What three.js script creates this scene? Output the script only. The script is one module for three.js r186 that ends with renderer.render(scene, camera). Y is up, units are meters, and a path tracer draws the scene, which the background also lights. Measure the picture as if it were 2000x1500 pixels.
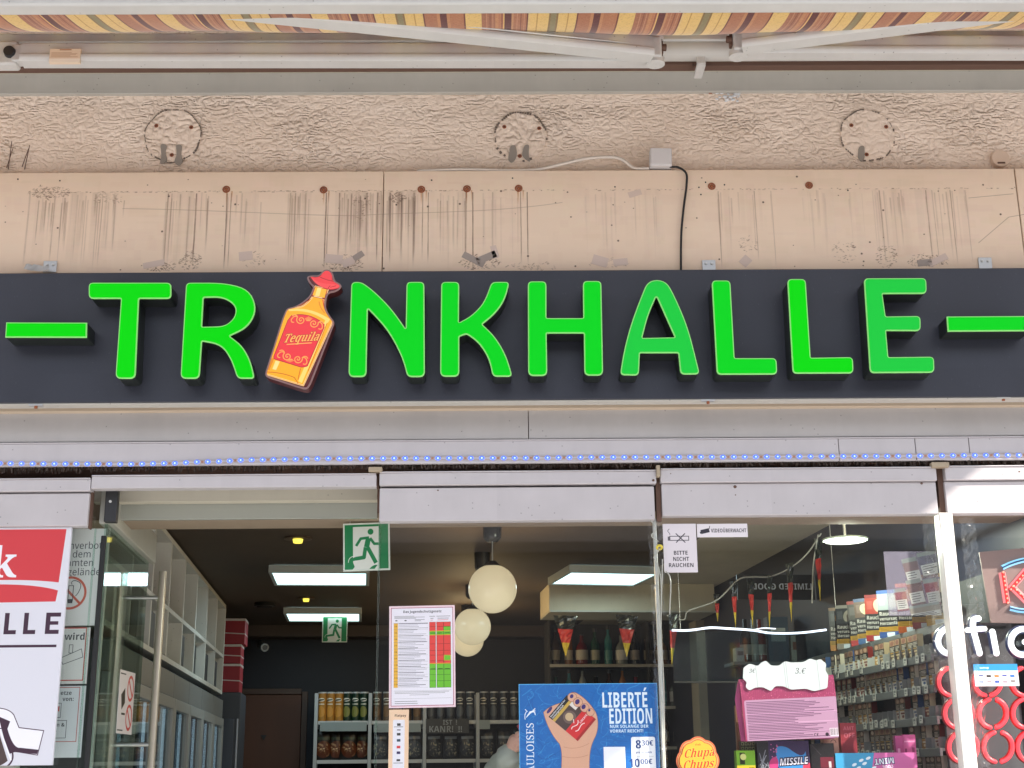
import * as THREE from 'three';
import { RoundedBoxGeometry } from 'three/addons/geometries/RoundedBoxGeometry.js';
import { mergeGeometries, toCreasedNormals } from 'three/addons/utils/BufferGeometryUtils.js';
import { RectAreaLightUniformsLib } from 'three/addons/lights/RectAreaLightUniformsLib.js';
import { MarchingCubes } from 'three/addons/objects/MarchingCubes.js';

// ---------- camera, sky, sun, exposure ----------
const F = 2650, CX = 1000, CY = 750;                       // focal length and centre of the photograph in its pixels
const scene = new THREE.Scene();
const camera = new THREE.PerspectiveCamera(2 * Math.atan(CY / F) * 180 / Math.PI, 4 / 3, 0.05, 400);
camera.position.set(0, 1.6, 4.9);
camera.rotation.order = 'YXZ';
camera.rotation.set(16.1 * Math.PI / 180, -0.7 * Math.PI / 180, -0.55 * Math.PI / 180);
camera.updateMatrixWorld(true);
const renderer = new THREE.WebGLRenderer({ antialias: true });
renderer.toneMapping = THREE.LinearToneMapping;
renderer.toneMappingExposure = 2.4;
renderer.shadowMap.enabled = true;
RectAreaLightUniformsLib.init();

const SUN = new THREE.Vector3(1, 0.75, 0.56).normalize();
{
  const W = 256, H = 128, d = new Float32Array(W * H * 4);
  for (let j = 0; j < H; j++) for (let i = 0; i < W; i++) {
    const el = ((j + 0.5) / H - 0.5) * Math.PI, az = ((i + 0.5) / W - 0.5) * 2 * Math.PI;
    const x = Math.cos(az) * Math.cos(el), y = Math.sin(el), z = Math.sin(az) * Math.cos(el);
    const t = Math.pow(Math.max(0, y), 0.55), c = x * SUN.x + y * SUN.y + z * SUN.z;
    const veil = 0.5 + 0.5 * Math.sin(3.1 * x + 5 * z + 2.2 * Math.sin(4 * y + 3 * x)) * Math.sin(6 * y - 2 * z + 1.3);
    const glow = Math.pow(Math.max(0, c), 12) * 0.5;
    const k = 0.78 + 0.22 * veil;
    const o = (j * W + i) * 4;
    if (y < -0.02) { d[o] = 0.2; d[o + 1] = 0.19; d[o + 2] = 0.18; }
    else {
      d[o] = (1.02 * (1 - t) + 0.50 * t) * k + glow; d[o + 1] = (1.0 * (1 - t) + 0.62 * t) * k + glow; d[o + 2] = (0.98 * (1 - t) + 0.86 * t) * k + glow * 0.9;
    }
    d[o + 3] = 1;
  }
  const sky = new THREE.DataTexture(d, W, H, THREE.RGBAFormat, THREE.FloatType);
  sky.mapping = THREE.EquirectangularReflectionMapping; sky.magFilter = sky.minFilter = THREE.LinearFilter; sky.wrapS = THREE.RepeatWrapping; sky.needsUpdate = true;
  scene.background = sky; scene.environment = sky;
}
const sun = new THREE.DirectionalLight(0xfff6ea, 4.8);
sun.name = 'sun'; sun.position.copy(SUN).multiplyScalar(30); sun.castShadow = true;
Object.assign(sun.shadow.camera, { left: -12, right: 12, top: 12, bottom: -12, near: 1, far: 80 });
sun.shadow.mapSize.set(4096, 4096); scene.add(sun); scene.add(sun.target);

// ---------- helpers ----------
let seed = 20240607;
const rnd = () => { seed = (seed + 0x6d2b79f5) | 0; let t = Math.imul(seed ^ (seed >>> 15), 1 | seed); t = (t + Math.imul(t ^ (t >>> 7), 61 | t)) ^ t; return ((t ^ (t >>> 14)) >>> 0) / 4294967296; };
const rr = (a, b) => a + (b - a) * rnd();
const V = (x, y, z) => new THREE.Vector3(x, y, z);
// a pixel of the photograph -> the point where its sight line meets a real plane of the place
const ray = (u, v) => V((u - CX) / F, (CY - v) / F, -1).applyEuler(camera.rotation);
const meet = (u, v, n, k) => { const r = ray(u, v), c = camera.position; return c.clone().addScaledVector(r, (k - n.dot(c)) / n.dot(r)); };
const at = (u, v, z) => meet(u, v, V(0, 0, 1), z);         // on a plane parallel to the facade
const Y = (v, z) => at(1000, v, z).y;
const X = (u, v, z) => at(u, v, z).x;
// the shop room stands at a slight angle to its front: s runs to the right, t into the depth
const TURN = 5.5 * Math.PI / 180, RS = V(Math.cos(TURN), 0, -Math.sin(TURN)), RT = V(-Math.sin(TURN), 0, -Math.cos(TURN));
const room = (s, y, t) => V(0, y, 0).addScaledVector(RS, s).addScaledVector(RT, t);
const onT = (u, v, t) => meet(u, v, RT, t), onS = (u, v, s) => meet(u, v, RS, s), onY = (u, v, y) => meet(u, v, V(0, 1, 0), y);
const sOf = (p) => p.dot(RS), tOf = (p) => p.dot(RT);

const counts = {};
const numbered = (n) => { counts[n] = (counts[n] ?? -1) + 1; return counts[n] ? n + '_' + String(counts[n]).padStart(3, '0') : n; };
function shadow(o) { o.castShadow = true; o.receiveShadow = true; return o; }
function tag(o, label, category, group, kind) { o.userData.label = label; o.userData.category = category; if (group) o.userData.group = group; if (kind) o.userData.kind = kind; return o; }
function thing(name, label, category, pos, turn = 0, group) {
  const o = new THREE.Group(); o.name = numbered(name); if (pos) o.position.copy(pos); o.rotation.y = turn; scene.add(o); return tag(o, label, category, group);
}
function part(name, geo, mat, parent, pos, label) {
  const m = shadow(new THREE.Mesh(geo, mat)); m.name = name; if (pos) m.position.copy(pos); parent.add(m); if (label) m.userData.label = label; return m;
}
function single(name, label, category, geo, mat, pos, turn = 0, group) { const m = part(numbered(name), geo, mat, scene, pos); m.rotation.y = turn; return tag(m, label, category, group); }
function copyOf(o, label, pos, turn) { const c = o.clone(); c.name = numbered(o.name.replace(/_\d{3}$/, '')); scene.add(c); if (pos) c.position.copy(pos); if (turn !== undefined) c.rotation.y = turn; c.userData = { ...o.userData }; if (label) c.userData.label = label; return c; }
const box = (w, h, d, r = 0.002) => { const q = Math.min(r, w / 2.2, h / 2.2, d / 2.2); return q > 0.0004 ? new RoundedBoxGeometry(w, h, d, 1, q) : new THREE.BoxGeometry(w, h, d); };
const moved = (g, x, y, z, rx = 0, ry = 0, rz = 0) => { if (rz) g.rotateZ(rz); if (rx) g.rotateX(rx); if (ry) g.rotateY(ry); return g.translate(x, y, z); };
const merge = (list) => mergeGeometries(list.map((g) => { const q = g.index ? g.toNonIndexed() : g; for (const k of Object.keys(q.attributes)) if (!['position', 'normal', 'uv'].includes(k)) q.deleteAttribute(k); return q; }));
const tube = (pts, r, seg = 40, rad = 8) => new THREE.TubeGeometry(new THREE.CatmullRomCurve3(pts), seg, r, rad, false);
const col = (r, g, b) => new THREE.Color().setRGB(r, g, b);
function mat(color, rough = 0.6, o = {}) { return new THREE.MeshStandardMaterial({ color, roughness: rough, ...o }); }
const phys = (o) => new THREE.MeshPhysicalMaterial(o);

// ---------- procedural textures ----------
const hash = (x, y, s) => { let h = Math.imul(x | 0, 374761393) ^ Math.imul(y | 0, 668265263) ^ Math.imul(s, 2246822519); h = Math.imul(h ^ (h >>> 13), 1274126177); return ((h ^ (h >>> 16)) >>> 0) / 4294967296; };
function noise(x, y, s) {
  const ix = Math.floor(x), iy = Math.floor(y), fx = x - ix, fy = y - iy, a = fx * fx * (3 - 2 * fx), b = fy * fy * (3 - 2 * fy);
  return (hash(ix, iy, s) * (1 - a) + hash(ix + 1, iy, s) * a) * (1 - b) + (hash(ix, iy + 1, s) * (1 - a) + hash(ix + 1, iy + 1, s) * a) * b;
}
const fbm = (x, y, s, n = 4) => { let v = 0, a = 0.5; for (let i = 0; i < n; i++) { v += a * noise(x, y, s + i); x *= 2.03; y *= 2.03; a *= 0.5; } return v; };
function dataTex(w, h, fn, srgb) {
  const d = new Uint8Array(w * h * 4);
  for (let j = 0; j < h; j++) for (let i = 0; i < w; i++) { const c = fn(i, j); const o = (j * w + i) * 4; d[o] = c[0]; d[o + 1] = c[1]; d[o + 2] = c[2]; d[o + 3] = 255; }
  const t = new THREE.DataTexture(d, w, h); t.wrapS = t.wrapT = THREE.RepeatWrapping; t.magFilter = t.minFilter = THREE.LinearFilter; if (srgb) t.colorSpace = THREE.SRGBColorSpace; t.needsUpdate = true; return t;
}
const clamp = (x) => Math.max(0, Math.min(255, x));
function canvasTex(w, h, draw) {
  const c = document.createElement('canvas'); c.width = Math.round(w); c.height = Math.round(h); const g = c.getContext('2d'); draw(g, c.width, c.height);
  const t = new THREE.CanvasTexture(c); t.colorSpace = THREE.SRGBColorSpace; t.magFilter = t.minFilter = THREE.LinearFilter; t.wrapS = t.wrapT = THREE.ClampToEdgeWrapping; return t;
}
// painted sheet metal and boards: faint mottling and specks, uv in metres
const grimeTex = dataTex(512, 512, (i, j) => {
  const n = fbm(i / 60, j / 60, 3, 5), m = fbm(i / 9, j / 40, 9, 3); const speck = hash(i >> 1, j >> 1, 5) > 0.9985 ? -60 : 0;
  const v = 238 + (n - 0.5) * 15 + (m - 0.5) * 5 + speck; return [clamp(v), clamp(v - 1), clamp(v - 3)];
}, true);
const fineBump = dataTex(256, 256, (i, j) => { const v = 128 + (fbm(i / 6, j / 6, 21, 3) - 0.5) * 120; return [v, v, v]; });
function metreUV(geo, sx = 1, sy = 1) {                     // uv in metres from the dominant axis of each normal
  const g = geo.index ? geo.toNonIndexed() : geo, p = g.attributes.position, n = g.attributes.normal, uv = new Float32Array(p.count * 2);
  for (let i = 0; i < p.count; i++) {
    const ax = Math.abs(n.getX(i)), ay = Math.abs(n.getY(i)), az = Math.abs(n.getZ(i));
    const a = ax > ay && ax > az ? p.getZ(i) : p.getX(i), b = ay > ax && ay > az ? p.getZ(i) : p.getY(i);
    uv[i * 2] = a * sx; uv[i * 2 + 1] = b * sy;
  }
  g.setAttribute('uv', new THREE.BufferAttribute(uv, 2)); return g;
}
// a board given by its picture edges: horizontal lines are taken at the middle of the photograph
function board(name, u0, u1, v0, v1, z, depth, m, parent, label, r = 0.002) {
  const y1 = Y(v0, z), y0 = Y(v1, z), vm = (v0 + v1) / 2, x0 = X(u0, vm, z), x1 = X(u1, vm, z);
  const g = metreUV(moved(box(x1 - x0, y1 - y0, depth, r), (x0 + x1) / 2, (y0 + y1) / 2, z - depth / 2));
  return part(name, g, m, parent, null, label);
}
// a flat printed sheet with thickness; draw() works in photograph pixels relative to its upper left corner
function printed(geo) {                                     // front face keeps its print, the other faces take the corner colour
  const uv = geo.attributes.uv, n = geo.attributes.normal;
  for (let i = 0; i < uv.count; i++) if (n.getZ(i) < 0.9) uv.setXY(i, 0.004, 0.996);
  return geo;
}
function sheet(name, label, category, u0, v0, u1, v1, z, o) {
  const vm = (v0 + v1) / 2, um = (u0 + u1) / 2, a = V(X(u0, vm, z), at(um, v0, z).y, z), b = V(X(u1, vm, z), at(um, v1, z).y, z), w = b.x - a.x, h = a.y - b.y, k = o.k ?? 4, th = o.th ?? 0.002;
  const tex = canvasTex((u1 - u0) * k, (v1 - v0) * k, (g) => { g.scale(k, k); g.fillStyle = o.bg ?? '#fff'; g.fillRect(0, 0, u1 - u0, v1 - v0); o.draw?.(g, u1 - u0, v1 - v0); });
  const m = o.mat ? o.mat(tex) : mat(0xffffff, o.rough ?? 0.55, { map: tex });
  const s = single(name, label, category, printed(new THREE.BoxGeometry(w, h, th)), m, V((a.x + b.x) / 2, (a.y + b.y) / 2, z - th / 2), 0, o.group);
  s.rotation.z = o.tilt ?? 0; return s;
}
const lines = (g, x, y, w, n, step, c = '#777', h = 0.8, ragged = 0.5) => { g.fillStyle = c; for (let i = 0; i < n; i++) g.fillRect(x, y + i * step, w * (1 - ragged * rnd()), h); };
const words = (g, t, x, y, px, c, font = 'sans-serif', w = 'bold', align = 'left', maxW) => { g.font = `${w} ${px}px ${font}`; g.fillStyle = c; g.textAlign = align; g.textBaseline = 'alphabetic'; maxW ? g.fillText(t, x, y, maxW) : g.fillText(t, x, y); };
// polygon in picture pixels, [u, v, corner radius in pixels], rounded at its corners
function roundPoly(pts, n = 5) {
  const out = [], N = pts.length;
  for (let i = 0; i < N; i++) {
    const p = pts[i], a = pts[(i + N - 1) % N], b = pts[(i + 1) % N], r = p[2] ?? 0;
    if (!r) { out.push([p[0], p[1]]); continue; }
    const la = Math.hypot(a[0] - p[0], a[1] - p[1]), lb = Math.hypot(b[0] - p[0], b[1] - p[1]), ra = Math.min(r, la * 0.49) / la, rb = Math.min(r, lb * 0.49) / lb;
    const s = [p[0] + (a[0] - p[0]) * ra, p[1] + (a[1] - p[1]) * ra], e = [p[0] + (b[0] - p[0]) * rb, p[1] + (b[1] - p[1]) * rb];
    for (let k = 0; k <= n; k++) { const t = k / n, q = 1 - t; out.push([q * q * s[0] + 2 * q * t * p[0] + t * t * e[0], q * q * s[1] + 2 * q * t * p[1] + t * t * e[1]]); }
  }
  return out;
}
const toWorld = (pts, z) => pts.map(([u, v]) => { const p = at(u, v, z); return new THREE.Vector2(p.x, p.y); });
function inset(poly, d) {                                   // moves every edge of a finely sampled outline inwards
  let area = 0; const N = poly.length; for (let i = 0; i < N; i++) { const a = poly[i], b = poly[(i + 1) % N]; area += a.x * b.y - b.x * a.y; }
  const s = area > 0 ? 1 : -1;
  return poly.map((p, i) => {
    let a = poly[(i + N - 1) % N], b = poly[(i + 1) % N];
    const e1 = new THREE.Vector2().subVectors(p, a).normalize(), e2 = new THREE.Vector2().subVectors(b, p).normalize();
    const n1 = new THREE.Vector2(-e1.y, e1.x), n2 = new THREE.Vector2(-e2.y, e2.x), m = n1.clone().add(n2); const l = m.length(); if (l < 1e-4) return p.clone();
    m.divideScalar(l); const k = Math.min(1 / Math.max(0.35, m.dot(n1)), 2); return p.clone().addScaledVector(m, d * s * k);
  });
}
const shapeOf = (poly, holes = []) => { const s = new THREE.Shape(poly); s.holes = holes.map((h) => new THREE.Path(h)); return s; };
const slab = (shape, depth, z) => new THREE.ExtrudeGeometry(shape, { depth, bevelEnabled: false, curveSegments: 6 }).translate(0, 0, z);

// ---------- the street: ground, the low block opposite, the slab above ----------
{
  const paving = dataTex(512, 512, (i, j) => { const n = fbm(i / 40, j / 40, 31, 5), s = hash(i, j, 7); const v = 186 + (n - 0.5) * 46 + (s - 0.5) * 26; return [clamp(v + 2), clamp(v), clamp(v - 1)]; }, true);
  const pm = mat(0xffffff, 0.9, { map: paving, bumpMap: fineBump, bumpScale: 0.002 });
  const pv = part('pavement', metreUV(box(60, 0.2, 9.1, 0), 1, 1), pm, scene, V(0, -0.1, 4.55)); pv.userData.kind = 'structure';
  const rd = part('road', metreUV(box(160, 0.2, 120, 0), 0.7, 0.7), mat(col(0.06, 0.06, 0.062), 0.92, { bumpMap: fineBump, bumpScale: 0.003 }), scene, V(0, -0.22, 69.1)); rd.userData.kind = 'structure';
  const gr = part('ground', box(160, 0.2, 60, 0), mat(col(0.16, 0.15, 0.13), 0.95), scene, V(0, -0.22, -30.9)); gr.userData.kind = 'structure';
  const bl = thing('low_building', 'long low rendered building across the street, behind the viewer', 'building', V(0, 0, 25));
  part('wall', metreUV(moved(box(60, 6.3, 9, 0.02), 0, 3.15, 4.5)), mat(col(0.2, 0.18, 0.16), 0.9, { map: grimeTex }), bl);
  part('roof', moved(box(60.6, 0.25, 9.6, 0.03), 0, 6.42, 4.5), mat(col(0.1, 0.1, 0.1), 0.8), bl);
  part('upper_storey', metreUV(moved(box(58, 5.5, 6, 0.02), 0, 9.2, 6.4)), mat(col(0.55, 0.5, 0.45), 0.9, { map: grimeTex }), bl);
  const wg = box(1.6, 1.5, 0.06, 0.01), wm = mat(col(0.03, 0.035, 0.04), 0.15);
  for (let i = 0; i < 12; i++) part('window', wg, wm, bl, V(-27.5 + i * 5, 3.6, -0.02));
}
const M = {
  grey: mat(0xffffff, 0.55, { map: (() => grimeTex)(), color: col(0.5, 0.49, 0.455) }),
  beamGrey: mat(col(0.52, 0.5, 0.45), 0.6, { map: grimeTex }),
  panel: mat(col(0.54, 0.515, 0.52), 0.45, { map: grimeTex }),
  frame: mat(col(0.575, 0.545, 0.565), 0.42, { map: grimeTex }),
  cream: mat(col(0.62, 0.58, 0.47), 0.5, { map: grimeTex }),
  rubber: mat(col(0.012, 0.012, 0.013), 0.7),
  black: mat(col(0.02, 0.02, 0.022), 0.5),
  steel: mat(col(0.5, 0.5, 0.49), 0.4, { metalness: 0.8 }),
  white: mat(col(0.72, 0.72, 0.72), 0.5),
  rust: mat(col(0.27, 0.085, 0.035), 0.85),
  wood: mat(col(0.12, 0.065, 0.045), 0.8),
  alu: mat(col(0.6, 0.595, 0.57), 0.38, { metalness: 0.1 }),
  glass: phys({ color: 0xffffff, roughness: 0.02, transmission: 1, thickness: 0, ior: 1.5 }),
  greenGlass: phys({ color: col(0.8, 0.9, 0.85), roughness: 0.03, transmission: 1, thickness: 0, ior: 1.5 }),
};

// ---------- the shop building ----------
const shop = thing('shop_building', 'stucco shop building with peach fascia boards and a room behind the glass front', 'building', V(0, 0, 0));
const XL = -3.3, XR = 3.5;
{
  // stucco: one unrepeated relief for the strip in view
  const SW = 2048, SH = 256;
  const relief = new Float32Array(SW * SH);
  for (let j = 0; j < SH; j++) for (let i = 0; i < SW; i++) {
    const wx = fbm(i / 22, j / 22, 41, 2) * 16, wy = fbm(i / 20, j / 20, 47, 2) * 14;
    const a = 1 - Math.abs(2 * noise((i + wx) / 10.5, (j + wy) / 5.6, 51) - 1), b = 1 - Math.abs(2 * noise((i + wy) / 5.5, (j + wx) / 3.4, 57) - 1);
    const patch = Math.min(1, Math.max(0.5, fbm(i / 120, j / 70, 61, 3) * 2.4 - 0.3));
    relief[j * SW + i] = (a * a * 0.62 + b * b * 0.26) * patch + 0.12 * fbm(i / 3, j / 3, 67, 2);
  }
  const rb = dataTex(SW, SH, (i, j) => { const v = clamp(relief[j * SW + i] * 235); return [v, v, v]; });
  const rc = dataTex(SW, SH, (i, j) => {
    const n = fbm(i / 90, j / 50, 71, 4) - 0.5, r = relief[j * SW + i], dirt = r > 0.6 && noise(i / 6, j / 3, 73) > 0.55 ? 30 * (r - 0.5) * 2 : 0;
    return [clamp(240 + n * 22 - dirt), clamp(220 + n * 24 - dirt), clamp(201 + n * 26 - dirt * 0.95)];
  }, true);
  const stucco = mat(0xffffff, 0.92, { map: rc, bumpMap: rb, bumpScale: -0.013 });
  M.stucco = stucco;
  const z = 0.08, y0 = Y(345, z), y1 = 5.1;
  const g = moved(box(XR - XL, y1 - y0, 0.34, 0), (XL + XR) / 2, (y0 + y1) / 2, z - 0.17);
  const uv = g.attributes.uv, p = g.attributes.position, n = g.attributes.normal;
  for (let i = 0; i < uv.count; i++) uv.setXY(i, (p.getX(i) - X(-20, 260, z)) / (X(2030, 260, z) - X(-20, 260, z)), (p.getY(i) - Y(440, z)) / ((X(2030, 260, z) - X(-20, 260, z)) / 8));
  part('stucco_wall', g, stucco, shop);

  // three round patches where lamps once sat
  const grout = mat(col(0.17, 0.13, 0.1), 0.95), patchM = mat(0xffffff, 0.9, { map: rc, bumpMap: rb, bumpScale: -0.012 }), mortar = mat(col(0.3, 0.26, 0.22), 0.95);
  const blotch = (pts) => slab(shapeOf(toWorld(roundPoly(pts.map(([a, b]) => [a, b, 5]), 3), z + 0.004)), 0.003, z + 0.006);
  [[338, 266, 54, 1.0], [1017, 268, 50, 0.62], [1694, 265, 52, 0.85]].forEach(([u, v, r, ringPart], k) => {
    const c = at(u, v, z), R = at(u + r, v, z).x - c.x;
    const pts = []; for (let i = 0; i < 48; i++) { const a = i / 48 * Math.PI * 2, q = R * (1 + 0.014 * Math.sin(7 * a + k) + 0.01 * Math.sin(17 * a)); pts.push(new THREE.Vector2(c.x + q * Math.cos(a), c.y + q * Math.sin(a) * 1.03)); }
    const dg = new THREE.ExtrudeGeometry(new THREE.Shape(pts), { depth: 0.004, bevelEnabled: true, bevelSize: 0.002, bevelThickness: 0.002, bevelSegments: 1 }).translate(0, 0, z - 0.001);
    const q = dg.attributes.uv, P = dg.attributes.position; for (let i = 0; i < q.count; i++) q.setXY(i, P.getX(i) * 0.21 + 0.3 + k * 0.17, P.getY(i) * 1.3);
    const disc = part('round_patch', dg, patchM, shop, null, ['round plaster patch nearest the loose cable bracket', 'brighter round plaster patch above the white cable', 'round plaster patch with an unbroken ring crack'][k]);
    // crumbled ring of grout, broken into short pieces
    const bits = [];
    for (let i = 0; i < 64; i++) {
      const a = i / 64 * Math.PI * 2; const keep = k === 1 ? (Math.sin(a) > 0.15 && rnd() < 0.85) || rnd() < 0.12 : rnd() < ringPart * 0.8; if (!keep) continue;
      const q2 = R * (1.012 + 0.02 * Math.sin(7 * a + k)); bits.push(moved(new THREE.BoxGeometry(R * 0.1 * rr(0.6, 1.1), 0.0035 * rr(0.6, 1.7) * (k === 1 ? 1.7 : 1), 0.004), c.x + q2 * Math.cos(a), c.y + q2 * Math.sin(a) * 1.03, z + 0.0045, 0, 0, a + Math.PI / 2 + rr(-0.2, 0.2)));
    }
    part('grout_ring', merge(bits), grout, disc);
    for (const [du, dv] of [[-32, -19], [36, -16], [-2, 38]]) { const s = at(u + du, v + dv, z); part('screw_hole', moved(new THREE.TorusGeometry(0.0055, 0.0028, 6, 12), s.x, s.y, z + 0.006), M.rust, disc); part('plug', moved(new THREE.CylinderGeometry(0.004, 0.004, 0.004, 10).rotateX(Math.PI / 2), s.x, s.y, z + 0.005), M.black, disc); }
    const marks = [
      [[[314, 282], [327, 283], [323, 300], [328, 312], [322, 320], [312, 322], [316, 306]], [[344, 283], [357, 284], [354, 300], [358, 318], [350, 326], [340, 318], [346, 302]]],
      [[[997, 285], [1007, 284], [1010, 302], [1006, 314], [998, 320], [992, 312]], [[1024, 284], [1034, 283], [1032, 302], [1036, 318], [1026, 312], [1019, 304]]],
      [[[1677, 287], [1688, 285], [1688, 312], [1681, 318], [1675, 308]]],
    ][k];
    marks.forEach((m) => part('mortar_smear', blotch(m), mortar, disc));
  });
  // scratched spikes of old cable and a flaked spot
  for (const pts of [[[16, 331], [23, 276]], [[13, 328], [25, 290]], [[48, 331], [58, 283]], [[43, 326], [56, 290]]]) part('wire_stub', tube(pts.map(([u, v], i) => at(u, v, z + 0.004 + 0.02 * i)), 0.0016, 4, 5), M.wood, shop);
  for (let i = 0; i < 22; i++) { const s = at(1420 + rr(-22, 26), 190 + rr(-8, 9), z), q = rr(0.003, 0.011); part('paint_flake', moved(new THREE.DodecahedronGeometry(q, 0).scale(1, 0.6, 0.25), s.x, s.y, z + 0.006), M.white, shop); }
  { const s = at(1387, 183, z); part('rust_flake', moved(box(0.014, 0.007, 0.006), s.x, s.y, z + 0.006), M.rust, shop); }

  // the grey beam under the awning, with a thin lip
  const beam = board('support_beam', -120, 2140, 140, 180, 0.1, 0.05, M.beamGrey, shop, null, 0.004);
  board('beam_lip', -120, 2140, 135.6, 139.6, 0.106, 0.05, M.cream, beam);

  // peach fascia: three boards with stains copied from the photograph
  const U0 = -60, U1 = 2060, V0 = 322, V1 = 534, kx = 2048 / (U1 - U0);
  const stains = canvasTex(2048, 420, (g, W, H) => {
    const ky = H / (V1 - V0); g.fillStyle = 'rgb(225,201,177)'; g.fillRect(0, 0, W, H);
    g.save(); g.scale(kx, ky); g.translate(-U0, -V0);
    for (let i = 0; i < 900; i++) { g.fillStyle = `rgba(${rnd() < 0.5 ? '255,236,214' : '150,112,92'},${rr(0.01, 0.035)})`; g.fillRect(rr(U0, U1), rr(V0, V1), rr(4, 60), rr(2, 24)); }
    const drip = (u, a, b, w, al, c = '84,62,50') => { let x = u, k = 1; for (let y = a; y < b; y += 1) { x += rr(-0.06, 0.06); k += rr(-0.06, 0.06); k = Math.min(1.15, Math.max(0.45, k)); g.fillStyle = `rgba(${c},${Math.min(1, al * k * Math.min(1, (b - y) / 30))})`; g.fillRect(x - w / 2, y, w, 1); } };
    const field = (a, b, n, al) => { for (let i = 0; i < n * 0.6; i++) drip(rr(a, b), 373, rr(430, 532), rr(5, 16), al * rr(0.06, 0.2), '112,90,74'); for (let i = 0; i < n; i++) { const u = rr(a, b); drip(u, 374 + rr(0, 20), rr(420, 528), rr(0.7, 3.2), al * rr(0.3, 1)); } };
    field(52, 238, 36, 0.3); field(318, 402, 16, 0.26); field(438, 520, 9, 0.2); field(556, 606, 12, 0.3); field(655, 742, 34, 0.34); field(750, 812, 30, 0.36); field(838, 905, 14, 0.22); field(920, 1010, 9, 0.15); field(1130, 1300, 22, 0.12);
    field(1395, 1510, 9, 0.2); field(1560, 1700, 16, 0.12); field(1705, 1770, 18, 0.2); field(1790, 1900, 14, 0.2);
    for (const [u, w, al] of [[323, 2.2, 0.5], [330, 1.2, 0.35], [378, 2.4, 0.6], [438, 1.7, 0.75], [446, 1.3, 0.6], [562, 1.2, 0.45], [572, 1.2, 0.5], [592, 1.2, 0.45], [632, 1.8, 0.8], [636, 1, 0.6], [658, 2, 0.6], [733, 2, 0.6], [713, 1.3, 0.5], [758, 1.6, 0.6], [821, 1.5, 0.65], [832, 1.5, 0.65], [906, 2, 0.8], [919, 1.8, 0.8], [958, 1, 0.35], [1013, 1.4, 0.55], [1026, 1.6, 0.7], [1402, 1.2, 0.5], [1473, 1.2, 0.5], [1506, 0.9, 0.35], [1720, 1.6, 0.5], [1812, 1.6, 0.55], [1824, 1.1, 0.4], [1860, 1.3, 0.5], [1890, 1, 0.4]]) drip(u, 376, rr(505, 530), w, al);
    for (const u of [442, 632, 823, 912, 1013]) { drip(u - 5, 372, 400, 2.4, 0.7, '150,80,30'); drip(u + 5, 372, 396, 2.2, 0.65, '150,80,30'); }
    for (let u = 45; u < 1990; u += 4) if (rnd() < (u < 900 ? 0.7 : u > 1270 ? 0.4 : 0.35)) { g.fillStyle = `rgba(90,66,52,${rr(0.12, 0.5)})`; g.fillRect(u, 371.5 + rr(-1, 1.4), rr(2, 6), rr(0.6, 2.2)); }
    // crumbly dirt at the old fixing on the left, and along the foot of the boards
    const crumb = (cx, cy, rx, ry, n, al) => { for (let i = 0; i < n; i++) { const a = rnd() * 6.3, q = Math.sqrt(rnd()); g.fillStyle = `rgba(74,54,42,${al * rr(0.3, 1)})`; g.save(); g.translate(cx + rx * q * Math.cos(a), cy + ry * q * Math.sin(a)); g.rotate(rr(-0.9, 0.9)); g.fillRect(0, 0, rr(1, 6), rr(0.5, 1.8)); g.restore(); } };
    crumb(88, 372, 42, 12, 190, 0.5); crumb(205, 385, 30, 10, 60, 0.35); crumb(312, 517, 34, 9, 120, 0.6); crumb(372, 505, 22, 20, 110, 0.55); crumb(492, 505, 26, 16, 50, 0.4); crumb(668, 512, 40, 16, 170, 0.6); crumb(930, 512, 40, 14, 100, 0.65); crumb(1030, 520, 50, 8, 60, 0.45); crumb(1180, 516, 40, 10, 40, 0.35); crumb(1455, 478, 20, 16, 40, 0.4); crumb(1640, 495, 24, 22, 60, 0.5); crumb(1722, 505, 22, 22, 90, 0.55); crumb(1800, 512, 42, 12, 120, 0.6); crumb(770, 385, 16, 10, 70, 0.5); crumb(700, 400, 20, 30, 60, 0.4);
    g.strokeStyle = 'rgba(140,120,104,0.45)'; g.lineWidth = 1.3; g.beginPath(); g.moveTo(235, 405); g.bezierCurveTo(420, 408, 560, 420, 690, 421); g.bezierCurveTo(800, 414, 960, 418, 1095, 397); g.stroke();
    g.strokeStyle = 'rgba(90,72,58,0.5)'; g.lineWidth = 0.9; g.beginPath(); g.moveTo(1895, 392); g.lineTo(1985, 384); g.moveTo(1905, 480); g.lineTo(1970, 430); g.lineTo(2005, 424); g.stroke();
    for (let i = 0; i < 70; i++) { g.fillStyle = 'rgba(50,34,26,0.75)'; g.beginPath(); g.arc(rr(0, 2000), rr(345, 525), rr(0.5, 1.9), 0, 7); g.fill(); }
    g.restore();
  });
  const fm = mat(0xffffff, 0.62, { map: stains, bumpMap: fineBump, bumpScale: 0.0006 });
  const zf = 0.14, px0 = X(U0, 430, zf), px1 = X(U1, 430, zf), py0 = Y(V1, zf), py1 = Y(V0, zf);
  const fascia = [];
  for (const [a, b] of [[-220, 747.2], [748.6, 1993], [1995, 2300]]) {
    const f = board('fascia_board', a, b, 333, 536, zf, 0.06, fm, shop, null, 0.003), q = f.geometry.attributes.uv, P = f.geometry.attributes.position;
    for (let i = 0; i < q.count; i++) q.setXY(i, (P.getX(i) - px0) / (px1 - px0), (P.getY(i) - py0) / (py1 - py0));
    fascia.push(f);
  }
  const head = new THREE.SphereGeometry(0.008, 12, 6, 0, 6.3, 0, 1.57).rotateX(Math.PI / 2).scale(1, 1, 0.5), ring = new THREE.TorusGeometry(0.012, 0.003, 6, 16);
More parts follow.
